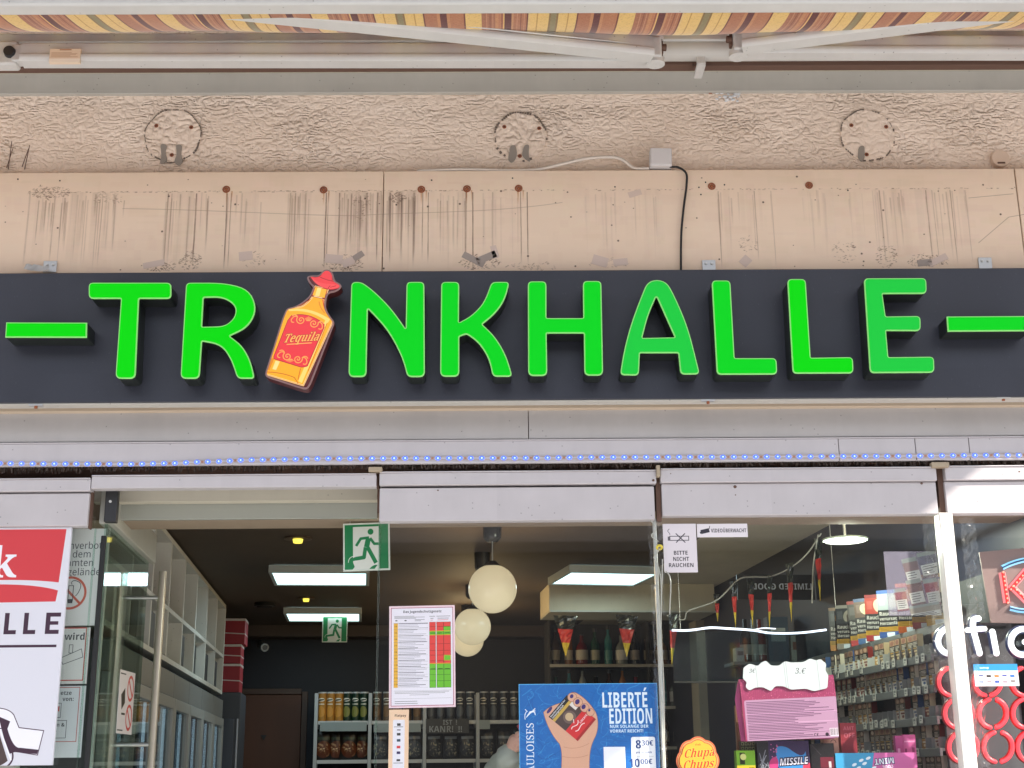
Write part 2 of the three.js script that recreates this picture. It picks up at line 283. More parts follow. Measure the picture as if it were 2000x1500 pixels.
  for (const [u, v] of [[442, 370], [632, 371], [823, 370], [912, 369], [1013, 368], [1390, 364], [1580, 362]]) {
    const s = at(u, v, zf), par = u < 747 ? fascia[0] : fascia[1];
    part('screw', moved(merge([head.clone(), ring.clone()]), s.x, s.y, zf + 0.001), M.rust, par);
  }
  for (const [u, v] of [[117, 353], [35, 350], [843, 352], [1001, 348], [1201, 365], [1365, 366], [1378, 356], [1369, 380], [1415, 361], [1656, 372]]) { const s = at(u, v, zf); part('drill_hole', moved(new THREE.CylinderGeometry(0.0032, 0.0032, 0.004, 10).rotateX(Math.PI / 2), s.x, s.y, zf - 0.0012), M.black, u < 747 ? fascia[0] : fascia[1]); }
  // torn strips of old adhesive tape left on the boards
  const tapeM = mat(col(0.33, 0.27, 0.23), 0.45), tapeM2 = mat(col(0.6, 0.46, 0.38), 0.3);
  for (const [u, v, w, h, a, m] of [[925, 507, 46, 13, -0.5, tapeM], [950, 503, 40, 14, 0.42, tapeM], [966, 492, 12, 26, 0.25, tapeM2], [1832, 508, 40, 13, 0.45, tapeM2], [1806, 513, 28, 13, 0.1, tapeM], [652, 506, 34, 18, -0.1, tapeM2], [680, 512, 24, 16, 0.4, tapeM2], [1172, 510, 30, 20, -0.3, tapeM2], [1212, 512, 28, 14, 0.1, tapeM2], [700, 500, 22, 12, 0.6, tapeM], [300, 516, 40, 12, 0.2, tapeM2], [480, 500, 26, 18, 0.1, tapeM2], [1456, 510, 20, 18, 0.8, tapeM2], [1240, 378, 26, 12, 0.3, tapeM2]]) {
    const s = at(u, v, zf), k = 0.00195; part('tape_scrap', moved(new THREE.BoxGeometry(w * k, h * k, 0.0012), s.x, s.y, zf + 0.0008, 0, 0, a), m, u < 747 ? fascia[0] : fascia[1]);
  }
  // timber strip below the sign
  board('timber_strip', -220, 2300, 783, 798, 0.1, 0.06, mat(col(0.62, 0.5, 0.37), 0.6, { map: grimeTex }), shop);
  board('sub_frame', -220, 2300, 500, 781, 0.13, 0.1, M.wood, shop);
}

// ---------- the big sign ----------
{
  const zs = 0.2, zb = 0.312, sign = thing('shop_sign', 'long dark shop sign with green glowing letters and an orange bottle emblem', 'sign', V(0, 0, 0));
  const face = dataTex(512, 256, (i, j) => { const n = fbm(i / 80, j / 60, 83, 4) - 0.5, s = hash(i, j, 17) > 0.9992 ? 26 : 0, m = (hash(i, j, 19) - 0.5) * 3; return [clamp(45 + n * 8 + m + s), clamp(47 + n * 8 + m + s), clamp(57 + n * 8 + m + s)]; }, true);
  const boardM = mat(0xffffff, 0.42, { map: face });
  board('sign_board', -260, 2300, 528, 781, zs + 0.02, 0.05, boardM, sign, null, 0.004);
  board('bottom_rail', -260, 2300, 781.6, 785, zs + 0.014, 0.05, M.beamGrey, sign);
  const returnM = mat(col(0.012, 0.016, 0.014), 0.35), trimM = mat(col(0.22, 0.55, 0.16), 0.5, { emissive: col(0.03, 0.09, 0.02) });
  const green = (r, g, b) => phys({ color: col(0.001, 0.25, 0.003), roughness: 0.4, specularIntensity: 0.2, emissive: col(r, g, b) });
  const faces = { hot: green(0, 0.2, 0), soft: green(0, 0.18, 0.005), pale: green(0.005, 0.15, 0.022) };
  const R = 9;
  const z5 = (x, y, r) => [650 + x / 2.857, 500 + y / 2.857, r], z6 = (x, y, r) => [1300 + x / 2.857, 500 + y / 2.857, r];
  const L = [
    ['dash', 'hot', [[13, 630.5], [170.5, 631], [170, 660], [11, 659.6]], []],
    ['T', 'hot', [[174, 553, R], [335, 553, R], [335, 584, R], [272, 584, 3], [265, 740, R + 2], [226, 740, R + 2], [237, 584, 3], [174, 584, R]], []],
    ['R', 'hot', [[364, 553, R], [440, 553, 30], [488, 566, 26], [503, 605, 30], [485, 640, 20], [449, 657, 3], [474, 676, 26], [490, 705, 30], [498, 740, 8], [464, 740, R], [452, 703, 30], [432, 674, 24], [395, 667, 3], [390, 740, R + 2], [353, 740, R + 2]], [[[398, 582, 3], [436, 581, 20], [461, 598, 16], [460, 620, 16], [440, 638, 16], [395, 639, 3]]]],
    ['N', 'soft', [z5(104, 148, R), z5(160, 147, 8), z5(215, 185, 20), z5(290, 255, 30), z5(350, 325, 30), z5(407, 408, 3), z5(412, 147, R), z5(511, 147, R), z5(514, 676, R + 2), z5(416, 676, R), z5(395, 590, 30), z5(350, 490, 40), z5(290, 395, 40), z5(196, 296, 4), z5(188, 676, R + 2), z5(88, 676, R + 2)], []],
    ['K', 'soft', [z5(605, 147, R), z5(706, 147, R), z5(704, 374, 3), z5(775, 335, 24), z5(845, 262, 30), z5(886, 147, R), z5(987, 147, R), z5(960, 250, 30), z5(905, 325, 24), z5(834, 383, 3), z5(905, 450, 26), z5(968, 555, 34), z5(1003, 674, R), z5(892, 674, R), z5(872, 575, 30), z5(815, 485, 26), z5(746, 436, 5), z5(706, 452, 3), z5(706, 674, R + 2), z5(599, 674, R + 2)], []],
    ['H', 'soft', [z5(1088, 144, R), z5(1192, 144, R), z5(1192, 349, 3), z5(1397, 349, 3), z5(1395, 142, R), z5(1498, 142, R), z5(1508, 668, R + 2), z5(1403, 668, R + 2), z5(1401, 433, 3), z5(1193, 433, 3), z5(1197, 670, R + 2), z5(1090, 670, R + 2)], []],
    ['A', 'pale', [z5(1602, 665, R), z5(1625, 520, 40), z5(1672, 350, 40), z5(1757, 137, 18), z5(1857, 137, 18), z6(50, 225, 40), z6(125, 400, 40), z6(190, 661, R), z6(82, 662, R), z6(70, 543, 3), z5(1713, 543, 3), z5(1707, 668, R)], [[z5(1805, 226, 5), z5(1908, 456, 3), z5(1726, 460, 3), z5(1758, 335, 20)]]],
    ['L', 'soft', [z6(256, 139, R), z6(360, 139, R), z6(384, 572, 3), z6(617, 572, R), z6(622, 662, R), z6(285, 663, R)], []],
    ['L', 'hot', [z6(678, 131, R), z6(780, 131, R), z6(808, 570, 3), z6(1043, 566, R), z6(1047, 656, R), z6(708, 657, R)], []],
    ['E', 'pale', [z6(1105, 127, R), z6(1452, 126, R), z6(1455, 212, R), z6(1208, 213, 3), z6(1226, 340, 3), z6(1420, 337, R), z6(1421, 420, R), z6(1228, 419, 3), z6(1241, 567, 3), z6(1495, 564, R), z6(1498, 652, R), z6(1139, 654, R)], []],
    ['dash', 'soft', [[1848.5, 619], [2012, 618], [2012, 647], [1850.5, 648]], []],
  ];
  const ord = { L: ['first green letter L', 'second green letter L'] }; let l = 0;
  for (const [ch, tone, pts, holes] of L) {
    const outer = toWorld(roundPoly(pts), zb), hs = holes.map((h) => toWorld(roundPoly(h), zb));
    const label = ch === 'dash' ? (tone === 'hot' ? 'green bar before the letters' : 'green bar after the letters') : ch === 'L' ? ord.L[l++] : 'green letter ' + ch;
    const body = part(ch === 'dash' ? 'bar' : 'letter', slab(shapeOf(outer, hs), zb - zs - 0.024, zs + 0.022), returnM, sign, null, label);
    part('rim', slab(shapeOf(outer, hs), 0.006, zb - 0.0018), trimM, body);
    part('face', slab(shapeOf(inset(outer, 0.0042), hs.map((h) => inset(h, -0.0042))), 0.0025, zb + 0.0045), faces[tone], body);
  }
  // the bottle
  const bz = 0.325, B = (x, y, r) => [480 + x / 5.555, 510 + y / 5.555, r];
  const out = [B(200, 1255, 10), B(655, 1402, 14), B(700, 1360, 14), B(968, 668, 6), B(905, 585, 14), B(862, 500, 20), B(890, 352, 8), B(985, 338, 10), B(1042, 290, 8), B(1035, 255, 8), B(965, 215, 4), B(950, 130, 12), B(900, 92, 10), B(845, 98, 10), B(795, 160, 6), B(690, 158, 8), B(660, 185, 6), B(690, 245, 8), B(735, 285, 4), B(700, 375, 8), B(630, 440, 20), B(530, 500, 12), B(445, 512, 8), B(400, 620, 4)];
  const poly = toWorld(roundPoly(out, 4), bz);
  const bt = part('bottle_emblem', slab(shapeOf(poly), 0.048, bz - 0.048), mat(col(0.07, 0.012, 0.012), 0.4), sign, null, 'orange liquor bottle emblem wearing a red sombrero');
  part('rim', slab(shapeOf(poly), 0.005, bz - 0.002), mat(col(0.28, 0.16, 0.15), 0.4), bt);
  for (const [u, v] of [[560, 715], [620, 640], [625, 575]]) { const c = at(u, v, 0.25); part('standoff', moved(new THREE.CylinderGeometry(0.012, 0.012, 0.07, 12).rotateX(Math.PI / 2), c.x, c.y, 0.25), M.black, bt); }
  const K = 1222 / 5.555;
  const art = canvasTex(900, 1104, (g) => {
    g.scale(900 / 1222, 1104 / 1500); g.lineJoin = g.lineCap = 'round';
    const P = (pts, fill, stroke, w) => { g.beginPath(); pts.forEach((p, i) => (i ? (p.length === 4 ? g.quadraticCurveTo(...p) : g.lineTo(...p)) : g.moveTo(...p))); if (fill) { g.closePath(); g.fillStyle = fill; g.fill(); } if (stroke) { g.strokeStyle = stroke; g.lineWidth = w; g.stroke(); } };
    g.fillStyle = '#541817'; g.fillRect(0, 0, 1222, 1500);
    // body
    const body = [[520, 512], [630, 545, 720, 400], [745, 290], [880, 325], [840, 430], [850, 520, 945, 660], [655, 1355], [235, 1225], [455, 520]];
    P(body, '#f7a81b', '#ffd98a', 16); P(body, null, '#b8361c', 4);
    P([[470, 540], [690, 500, 910, 650], [880, 700], [640, 1330], [600, 1310], [860, 660], [690, 540, 480, 560]], '#ffd06a');
    P([[280, 1185], [320, 1060], [345, 1070], [300, 1195]], '#d9820f'); P([[360, 1090], [405, 1100], [370, 1190], [330, 1180]], '#ffd884');
    P([[250, 1210], [420, 1210, 560, 1270], [600, 1330]], null, '#c46a12', 9); P([[430, 560], [270, 1180]], null, '#d4780f', 10); P([[620, 1180], [600, 1290]], null, '#d4780f', 12); P([[800, 760], [690, 1120]], null, '#d98a18', 8); P([[880, 690], [700, 1200]], null, '#c86a12', 7);
    P([[700, 430], [610, 500, 540, 512]], null, '#c05a14', 8); P([[830, 440], [840, 540, 900, 620]], null, '#c8431a', 12); P([[790, 460], [800, 520, 850, 580]], null, '#e08a18', 14);
    // neck band and neck
    P([[745, 292], [870, 322], [848, 420], [715, 388]], '#f3b02c', '#a8331c', 6); P([[770, 300], [810, 310], [790, 400], [745, 392]], '#ffd77c'); P([[712, 392], [846, 426]], null, '#8e2b14', 16); P([[735, 396], [820, 418]], null, '#ffdf9a', 9);
    // label
    P([[505, 610], [680, 560, 850, 700], [850, 740], [690, 1150], [650, 1165, 620, 1160], [345, 1072], [335, 1050, 345, 1030], [470, 660]], '#e2343b', '#a51f22', 7);
    g.strokeStyle = '#f4a04c'; g.lineWidth = 11;
    const curl = (x, y, s, f, a) => { g.save(); g.translate(x, y); g.rotate(a); g.scale(s * f, s); g.beginPath(); for (let t = 0; t < 10; t += 0.2) { const r = 4 + t * 4.6; const px = r * Math.cos(t), py = r * Math.sin(t); t ? g.lineTo(px, py) : g.moveTo(px, py); } g.quadraticCurveTo(-80, -50, -105, 8); g.quadraticCurveTo(-108, 44, -74, 38); g.stroke(); g.beginPath(); g.moveTo(-50, -38); g.quadraticCurveTo(-80, -60, -100, -34); g.stroke(); g.restore(); };
    curl(607, 655, 0.95, 1, 0.15); curl(742, 693, 0.95, -1, 0.35); curl(480, 1045, 0.95, 1, 0.2 + 0.1); curl(590, 1075, 0.95, -1, 0.25);
    g.lineWidth = 6; for (let i = -3; i < 4; i++) { g.beginPath(); g.moveTo(684 + i * 5, 665); g.lineTo(686 + i * 12, 620 + Math.abs(i) * 6); g.stroke(); g.beginPath(); g.moveTo(512 + i * 5, 1075); g.lineTo(510 + i * 12, 1108 - Math.abs(i) * 5); g.stroke(); }
    g.save(); g.translate(430, 912); g.transform(1, -0.06, -0.24, 1, 0, 0); g.font = 'italic bold 128px serif'; g.lineWidth = 12; g.strokeStyle = '#b32420'; g.strokeText('Tequila', -8, -14, 368); g.fillStyle = '#f6b458'; g.fillText('Tequila', -8, -14, 368); g.fillRect(40, 4, 260, 9); g.restore();
    // hat
    P([[690, 178], [760, 205, 800, 170], [820, 110, 865, 108], [925, 110, 935, 225], [985, 250, 1025, 275], [1010, 320, 900, 325], [760, 300, 690, 178]], '#e5393c', '#b3201f', 5);
    P([[795, 190], [870, 225, 940, 235]], null, '#9c1d1d', 7); P([[690, 182], [760, 260, 890, 262], [980, 270, 1022, 275], [985, 318, 890, 316], [760, 300, 690, 182]], '#ec4a49'); P([[905, 130], [925, 160, 920, 220]], null, '#b42324', 8); P([[900, 285], [880, 300, 880, 318]], null, '#b42324', 7); P([[905, 300], [960, 285]], null, '#b42324', 7);
  });
  const fp = inset(poly, 0.006), fg = slab(shapeOf(fp), 0.0025, bz + 0.0035), P = fg.attributes.position, q = fg.attributes.uv;
  const a0 = at(480, 510, bz), b0 = at(480 + K, 510 + 1500 / 5.555, bz);
  for (let i = 0; i < q.count; i++) q.setXY(i, (P.getX(i) - a0.x) / (b0.x - a0.x), (P.getY(i) - b0.y) / (a0.y - b0.y));
  part('bottle_face', fg, mat(0xffffff, 0.25, { map: art, emissive: 0xffffff, emissiveMap: art, emissiveIntensity: 0.07 }), bt);
  // fixing plates above, clips below
  for (const [u, v] of [[97, 520], [1385, 518], [1925, 513]]) {
    const c = at(u, v, 0.15), g = part('fixing_plate', moved(box(0.05, 0.045, 0.004, 0.001), c.x, c.y, 0.145), M.steel, sign);
    for (const d of [-0.011, 0.011]) part('bolt', moved(new THREE.CylinderGeometry(0.005, 0.005, 0.006, 8).rotateX(Math.PI / 2), c.x + d, c.y + 0.008, 0.149), M.alu, g);
  }
  for (const [u, v] of [[70, 793], [1383, 784], [1960, 778]]) {
    const c = at(u, v, 0.21), g = part('clip', moved(box(0.05, 0.007, 0.02, 0.001), c.x, c.y + 0.004, 0.205), M.steel, sign);
    part('bolt', moved(new THREE.CylinderGeometry(0.006, 0.006, 0.012, 6), c.x, c.y - 0.002, 0.208), M.rust, g);
  }
  const t = at(72, 523, 0.17); const scrap = part('torn_foil', moved(new THREE.PlaneGeometry(0.09, 0.022, 8, 2), t.x, t.y, 0.17, 0, 0, -0.12), mat(col(0.5, 0.48, 0.46), 0.5, { side: THREE.DoubleSide }), sign);
  const sp = scrap.geometry.attributes.position; for (let i = 0; i < sp.count; i++) sp.setZ(i, sp.getZ(i) + rr(-0.008, 0.008)); scrap.geometry.computeVertexNormals();
}

// ---------- cables, junction box, round cap ----------
{
  const z = 0.13;
  single('white_cable', 'white cable running along the ledge to the junction box', 'cable', tube([[815, 334], [900, 331], [1000, 333], [1050, 331], [1095, 321], [1150, 309], [1205, 308], [1222, 316], [1238, 328], [1268, 329]].map(([u, v]) => at(u, v, z)), 0.0065, 70), mat(col(0.66, 0.58, 0.5), 0.5));
  single('black_cable', 'black cable hanging from the junction box down to the sign', 'cable', tube([[1308, 326], [1325, 327], [1340, 338], [1341, 360], [1336, 400], [1331, 450], [1330, 490], [1330, 528]].map(([u, v]) => at(u, v, 0.15)), 0.0042, 60), M.rubber);
  const c = at(1290, 311, 0.14), j = thing('junction_box', 'small square white junction box on the ledge', 'junction box', c);
  part('box_body', box(0.084, 0.074, 0.045, 0.005), mat(col(0.6, 0.57, 0.56), 0.45), j); part('lid', moved(box(0.078, 0.068, 0.006, 0.002), 0, 0, 0.025), mat(col(0.63, 0.6, 0.59), 0.42), j);
  j.rotation.z = -0.03;
  const w = at(1952, 312, 0.09), cap = thing('round_vent_cap', 'small round peach vent cap on the stucco at right', 'vent cap', w);
  part('cap', new THREE.CylinderGeometry(0.034, 0.036, 0.03, 28).rotateX(Math.PI / 2), mat(col(0.68, 0.52, 0.4), 0.7), cap); part('slot', moved(box(0.03, 0.007, 0.006, 0.001), 0, -0.02, 0.014), M.wood, cap);
}

// ---------- awning ----------
{
  const aw = thing('awning', 'retracted folding-arm awning with orange and yellow striped cloth', 'awning', V(0, 0, 0));
  const white = mat(col(0.64, 0.635, 0.62), 0.4, { map: grimeTex }), XA = X(-700, 80, 0.4), XB = 4.3;
  const span = (h, d, y, z, r = 0.006) => metreUV(moved(box(XB - XA, h, d, r), (XA + XB) / 2, y, z));
  // back profile and roller tube
  const yb0 = Y(79, 0.36), yb1 = Y(62, 0.36);
  part('back_profile', span(yb1 - yb0, 0.05, (yb0 + yb1) / 2, 0.335), white, aw);
  
  const yt = Y(99, 0.3); part('roller_tube', moved(new THREE.CylinderGeometry(0.045, 0.045, XB - XA, 40).rotateZ(Math.PI / 2), (XA + XB) / 2, yt, 0.305), mat(col(0.58, 0.57, 0.54), 0.35, { map: grimeTex }), aw);
  part('wall_rail', span(0.035, 0.04, Y(128, 0.2), 0.2), M.wood, aw);
  // cloth, sagging between tube and front bar
  const stripes = canvasTex(1024, 64, (g, W, H) => {
    g.fillStyle = '#efc878'; g.fillRect(0, 0, W, H);
    const S = (x, w, c) => { g.fillStyle = c; g.fillRect(x / 100 * W, 0, w / 100 * W, H); };
    S(0, 9, '#a9694a'); S(9, 2, '#c98a5c'); S(11, 3.2, '#c07a54'); S(15, 4.6, '#5c1716'); S(19.6, 1.4, '#c89064'); S(21, 8.5, '#b3704c'); S(29.5, 1, '#6d2a1a'); S(30.5, 1, '#e8c685');
    for (const [x, c] of [[3, '#c58a68'], [5.2, '#8a4a34'], [7, '#c58a68'], [13, '#8a4a34'], [23, '#c58a68'], [25.4, '#8a4a34'], [27.6, '#c58a68'], [65, '#c58a68'], [67, '#8a4a34'], [69, '#c58a68'], [81, '#c58a68'], [83.6, '#8a4a34'], [86, '#c58a68']]) S(x, 0.7, c); S(36, 0.8, '#c9974a'); S(44, 1.2, '#8a6a3a'); S(45.2, 3.6, '#8d8158'); S(48.8, 1.2, '#8a6a3a'); S(56, 0.8, '#c9974a'); S(62, 1, '#6d2a1a'); S(63, 8, '#b3704c'); S(71, 2, '#c98a5c'); S(73, 4.4, '#5c1716'); S(77.4, 2, '#c98a5c'); S(79.4, 9, '#b9764f'); S(88.4, 1, '#6d2a1a');
    for (let i = 0; i < 5000; i++) { g.fillStyle = `rgba(${rnd() < 0.5 ? '255,230,170' : '80,40,10'},${rr(0.02, 0.1)})`; g.fillRect(rr(0, W), rr(0, H), rr(1, 14), rr(0.6, 2)); }
  });
  stripes.wrapS = stripes.wrapT = THREE.RepeatWrapping;
  const NX = 120, NZ = 14, z0 = 0.345, z1 = 0.9, y0 = Y(63, z0), y1 = Y(18, z1) - 0.01, pos = [], uvs = [], idx = [];
  for (let j = 0; j <= NZ; j++) for (let i = 0; i <= NX; i++) {
    const t = j / NZ, x = XA + (XB - XA) * i / NX;
    const dip = 0.045 * Math.sin(Math.PI * t) * (1 + 0.25 * Math.sin(x * 1.7 + 0.6)) + 0.004 * Math.sin(x * 9 + t * 5) * Math.sin(Math.PI * t);
    pos.push(x, y0 + (y1 - y0) * t - dip + 0.012, z0 + (z1 - z0) * t); uvs.push(x / 0.52 + 0.08, t * 3);
  }
  for (let j = 0; j < NZ; j++) for (let i = 0; i < NX; i++) { const a = j * (NX + 1) + i, b = a + 1, c = a + NX + 1, d = c + 1; idx.push(a, b, d, a, d, c); }
  const cg = new THREE.BufferGeometry(); cg.setAttribute('position', new THREE.Float32BufferAttribute(pos, 3)); cg.setAttribute('uv', new THREE.Float32BufferAttribute(uvs, 2)); cg.setIndex(idx); cg.computeVertexNormals();
  part('cloth', cg, phys({ color: 0xffffff, map: stripes, roughness: 0.95, transmission: 0.35, thickness: 0, side: THREE.DoubleSide }), aw);
  // front bar
  const fb0 = Y(29, 0.87), fb = part('front_bar', span(0.1, 0.07, fb0 + 0.05, 0.905, 0.012), white, aw);
  part('bar_end', moved(box(0.012, 0.104, 0.074, 0.004), XB + 0.004, fb0 + 0.05, 0.905), white, fb);
  // folding arms: extruded profiles
  const prof = new THREE.Shape(); prof.moveTo(-0.022, 0.034); prof.lineTo(0.018, 0.034); prof.lineTo(0.022, 0.028); prof.lineTo(0.022, -0.006); prof.lineTo(0.030, -0.012); prof.quadraticCurveTo(0.034, -0.026, 0.024, -0.034); prof.lineTo(-0.022, -0.034); prof.closePath();
  function beam(name, a, b, parent, k = 1) {
    const len = a.distanceTo(b), g = new THREE.ExtrudeGeometry(prof, { depth: len, bevelEnabled: false, curveSegments: 4 }); g.scale(k * 1.15, k * 1.15, 1);
    // local x of the profile faces the street, local y up, extruded along the arm
    const dir = b.clone().sub(a).normalize(), out = V(0, 0, 1), side = new THREE.Vector3().crossVectors(V(0, 1, 0), dir).normalize(); if (side.dot(out) < 0) side.negate();
    const up = new THREE.Vector3().crossVectors(dir, side).normalize(); if (up.y < 0) up.negate();
    g.applyMatrix4(new THREE.Matrix4().makeBasis(side, up, dir).setPosition(a));
    return part(name, toCreasedNormals(metreUV(g), 0.6), white, parent);
  }
  const sh = at(45, 108, 0.42), elL = at(1268, 101, 0.5), frL = at(330, -3, 0.86), elR = at(1440, 84, 0.5), frR = at(2150, -8, 0.85), shR = at(2600, 95, 0.42);
  const lower = at(1268, 108, 0.44);
  const uaL = beam('upper_arm', sh, lower, aw); uaL.userData.label = 'left upper arm lying along the wall';
  const faL = beam('forearm', at(1272, 96, 0.53), frL, aw, 1.06); faL.userData.label = 'left forearm rising to the front bar';
  const uaR = beam('upper_arm', at(1455, 92, 0.44), shR, aw); uaR.userData.label = 'right upper arm lying along the wall';
  const faR = beam('forearm', at(1450, 80, 0.53), frR, aw, 1.06); faR.userData.label = 'right forearm rising to the front bar';
  for (const f of [faL, faR]) { const [a, b] = f === faL ? [at(1240, 92, 0.566), at(640, 30, 0.85)] : [at(1490, 76, 0.566), at(2140, -8, 0.874)]; part('seam', tube([a.setY(a.y + 0.014), b.setY(b.y + 0.014)], 0.0035, 2, 6), white, f); }
  for (const [p, q, s] of [[at(1278, 96, 0.5), at(1296, 93, 0.5), 1], [at(1444, 82, 0.5), at(1424, 77, 0.5), -1]]) {
    const e = part('elbow_joint', merge([moved(box(0.05, 0.085, 0.07, 0.01), p.x, p.y, 0.49), moved(new THREE.CylinderGeometry(0.034, 0.034, 0.02, 24), p.x + s * 0.004, p.y - 0.044, 0.485), moved(new THREE.CylinderGeometry(0.034, 0.034, 0.014, 24), p.x + s * 0.004, p.y + 0.045, 0.485)]), white, aw);
    part('joint_bolt', merge([moved(new THREE.CylinderGeometry(0.013, 0.013, 0.02, 6).rotateZ(Math.PI / 2), q.x, q.y, 0.5), moved(box(0.012, 0.05, 0.03, 0.002), q.x - s * 0.008, q.y, 0.49)]), M.wood, e);
  }
  // shoulder bracket on the left
  const s0 = at(14, 104, 0.42), br = part('shoulder_bracket', merge([moved(box(0.1, 0.1, 0.06, 0.012), s0.x - 0.01, s0.y, 0.4), moved(box(0.05, 0.07, 0.05, 0.008), s0.x + 0.045, s0.y - 0.004, 0.41)]), white, aw);
  part('bracket_bolt', moved(new THREE.CylinderGeometry(0.02, 0.023, 0.02, 24).rotateX(Math.PI / 2), at(20, 103, 0.43).x, at(20, 103, 0.43).y, 0.437), M.black, br);
  // bracket on the tube, and a dark fitting beside it
  const tb = at(1367, 108, 0.3), tbm = part('tube_bracket', merge([moved(box(0.034, 0.1, 0.012, 0.004), tb.x, tb.y, 0.318), moved(box(0.034, 0.012, 0.1, 0.003), tb.x, tb.y - 0.05, 0.27)]), white, aw);
  part('dark_fitting', moved(box(0.13, 0.03, 0.05, 0.004), at(1320, 124, 0.26).x, at(1320, 124, 0.26).y, 0.25), M.wood, aw);
  // paper label on the arm
  const la = at(100, 95, 0.45), lb = at(157, 126, 0.45);
  const lt = canvasTex(228, 124, (g) => { g.scale(4, 4); g.fillStyle = '#dcc6ac'; g.fillRect(0, 0, 57, 31); g.fillStyle = '#efe3d2'; g.fillRect(0, 22, 57, 9); g.fillStyle = '#a5785a'; g.fillRect(18, 1, 22, 2.6); lines(g, 3, 8, 50, 5, 2.4, '#b8957a', 1.1, 0.3); });
  part('paper_label', printed(moved(new THREE.BoxGeometry(lb.x - la.x, 0.056, 0.014), (la.x + lb.x) / 2, (la.y + lb.y) / 2 - 0.002, 0.4535)), mat(0xffffff, 0.6, { map: lt }), aw);
}
// ---------- the slab over the pavement that keeps the front in shade ----------
{
  const b = thing('balcony_slab', 'projecting concrete slab above the awning', 'balcony', V(0, 0, 0));
  const x1 = 1.70 + (4.95 - 2.56) / 0.75;
  part('slab', metreUV(moved(box(x1 + 9, 0.22, 2.7, 0.02), (x1 - 9) / 2, 5.1, 1.4)), mat(col(0.75, 0.73, 0.7), 0.9, { map: grimeTex }), b);
}

// ---------- shutter box with light chain ----------
{
  const sb = thing('shutter_box', 'pale grey roller shutter box above the shop windows', 'shutter box', V(0, 0, 0)), z = 0.07;
  const p2 = mat(col(0.53, 0.51, 0.505), 0.45, { map: grimeTex });
  for (const [a, b] of [[-220, 1031.3], [1032.7, 2300]]) board('upper_panel', a, b, 799, 857.2, z, 0.02, p2, sb);
  board('lip', -220, 2300, 857.8, 860.6, z + 0.008, 0.03, M.frame, sb);
  for (const [a, b] of [[-220, 1638.4], [1639.6, 1788.4], [1789.6, 1893.6], [1894.8, 2300]]) board('lower_panel', a, b, 861.2, 904, z + 0.004, 0.02, M.frame, sb);
  const yB = Y(904, z), yT = Y(799, z), xm = (XL + XR) / 2;
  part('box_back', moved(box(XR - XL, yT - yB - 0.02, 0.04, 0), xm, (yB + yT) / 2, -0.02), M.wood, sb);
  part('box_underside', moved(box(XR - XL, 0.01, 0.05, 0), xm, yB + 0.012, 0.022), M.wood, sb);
  // brush seal in the slot: uneven bristles
  const br = []; for (let i = 0; i < 1500; i++) { const x = X(-60, 914, 0.1) + rnd() * (X(2080, 914, 0.1) - X(-60, 914, 0.1)), h = rr(0.012, 0.03); br.push(moved(new THREE.BoxGeometry(rr(0.0012, 0.004), h, 0.003), x, yB + 0.008 - h / 2, 0.03 + rr(-0.012, 0.03), rr(-0.3, 0.3), 0, rr(-0.5, 0.5))); }
  const bs = part('brush_seal', merge(br), mat(col(0.075, 0.055, 0.045), 0.95), sb); bs.userData.kind = 'stuff';
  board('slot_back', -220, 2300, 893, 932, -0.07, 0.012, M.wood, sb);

  const path = [[-40, 905], [120, 906], [250, 906.5], [330, 905], [400, 902], [500, 898], [650, 895.5], [800, 895], [1000, 894.5], [1200, 893], [1400, 892.5], [1700, 891], [1960, 889], [2060, 889]];
  const zl = z + 0.0066, strip = thing('led_strip', 'blue glowing light strip stuck along the shutter box', 'light strip', V(0, 0, 0));
  const py = (u) => { let i = 0; while (i < path.length - 2 && path[i + 1][0] < u) i++; const [a, b] = [path[i], path[i + 1]], t = (u - a[0]) / (b[0] - a[0]), s = t * t * (3 - 2 * t); return a[1] + (b[1] - a[1]) * s; };
  const tg = []; for (let u = -40; u < 2060; u += 20) { const a = at(u, py(u), zl), b = at(u + 20, py(u + 20), zl), l = a.distanceTo(b); tg.push(moved(new THREE.BoxGeometry(l + 0.001, 0.015, 0.0016), (a.x + b.x) / 2, (a.y + b.y) / 2, zl, 0, 0, Math.atan2(b.y - a.y, b.x - a.x))); }
  part('tape', merge(tg), mat(col(0.52, 0.5, 0.52), 0.3), strip);
  const lensG = new THREE.SphereGeometry(0.0085, 12, 8).scale(1.2, 1, 0.5), lensM = mat(col(0.1, 0.15, 0.6), 0.2, { emissive: col(0.04, 0.085, 0.5), emissiveIntensity: 1 }), coreG = new THREE.SphereGeometry(0.0034, 8, 6), coreM = mat(col(0.8, 0.9, 1), 0.3, { emissive: col(0.08, 0.22, 0.42), emissiveIntensity: 1 });
  const cu = mat(col(0.42, 0.2, 0.13), 0.4), cg = box(0.009, 0.006, 0.0015, 0), wg = box(0.017, 0.0012, 0.0012, 0);
  const wires = [], pads = [];
  for (let i = 0; i < 98; i++) {
    const u = -22 + i * 21.4, p = at(u, py(u), zl + 0.002), l = part('led', lensG, lensM, strip, p); part('core', coreG, coreM, l, V(0, 0, 0.0022));
    const q = at(u + 10.7, py(u + 10.7), zl + 0.0014);
    for (const d of [-0.0048, 0.0048]) wires.push(moved(wg.clone(), q.x, q.y + d, q.z)); if (i % 3 === 1) part('solder_pad', cg, cu, strip, q);
  }
  part('conductor', merge(wires), mat(col(0.4, 0.25, 0.18), 0.4), strip).userData.kind = 'stuff';
}

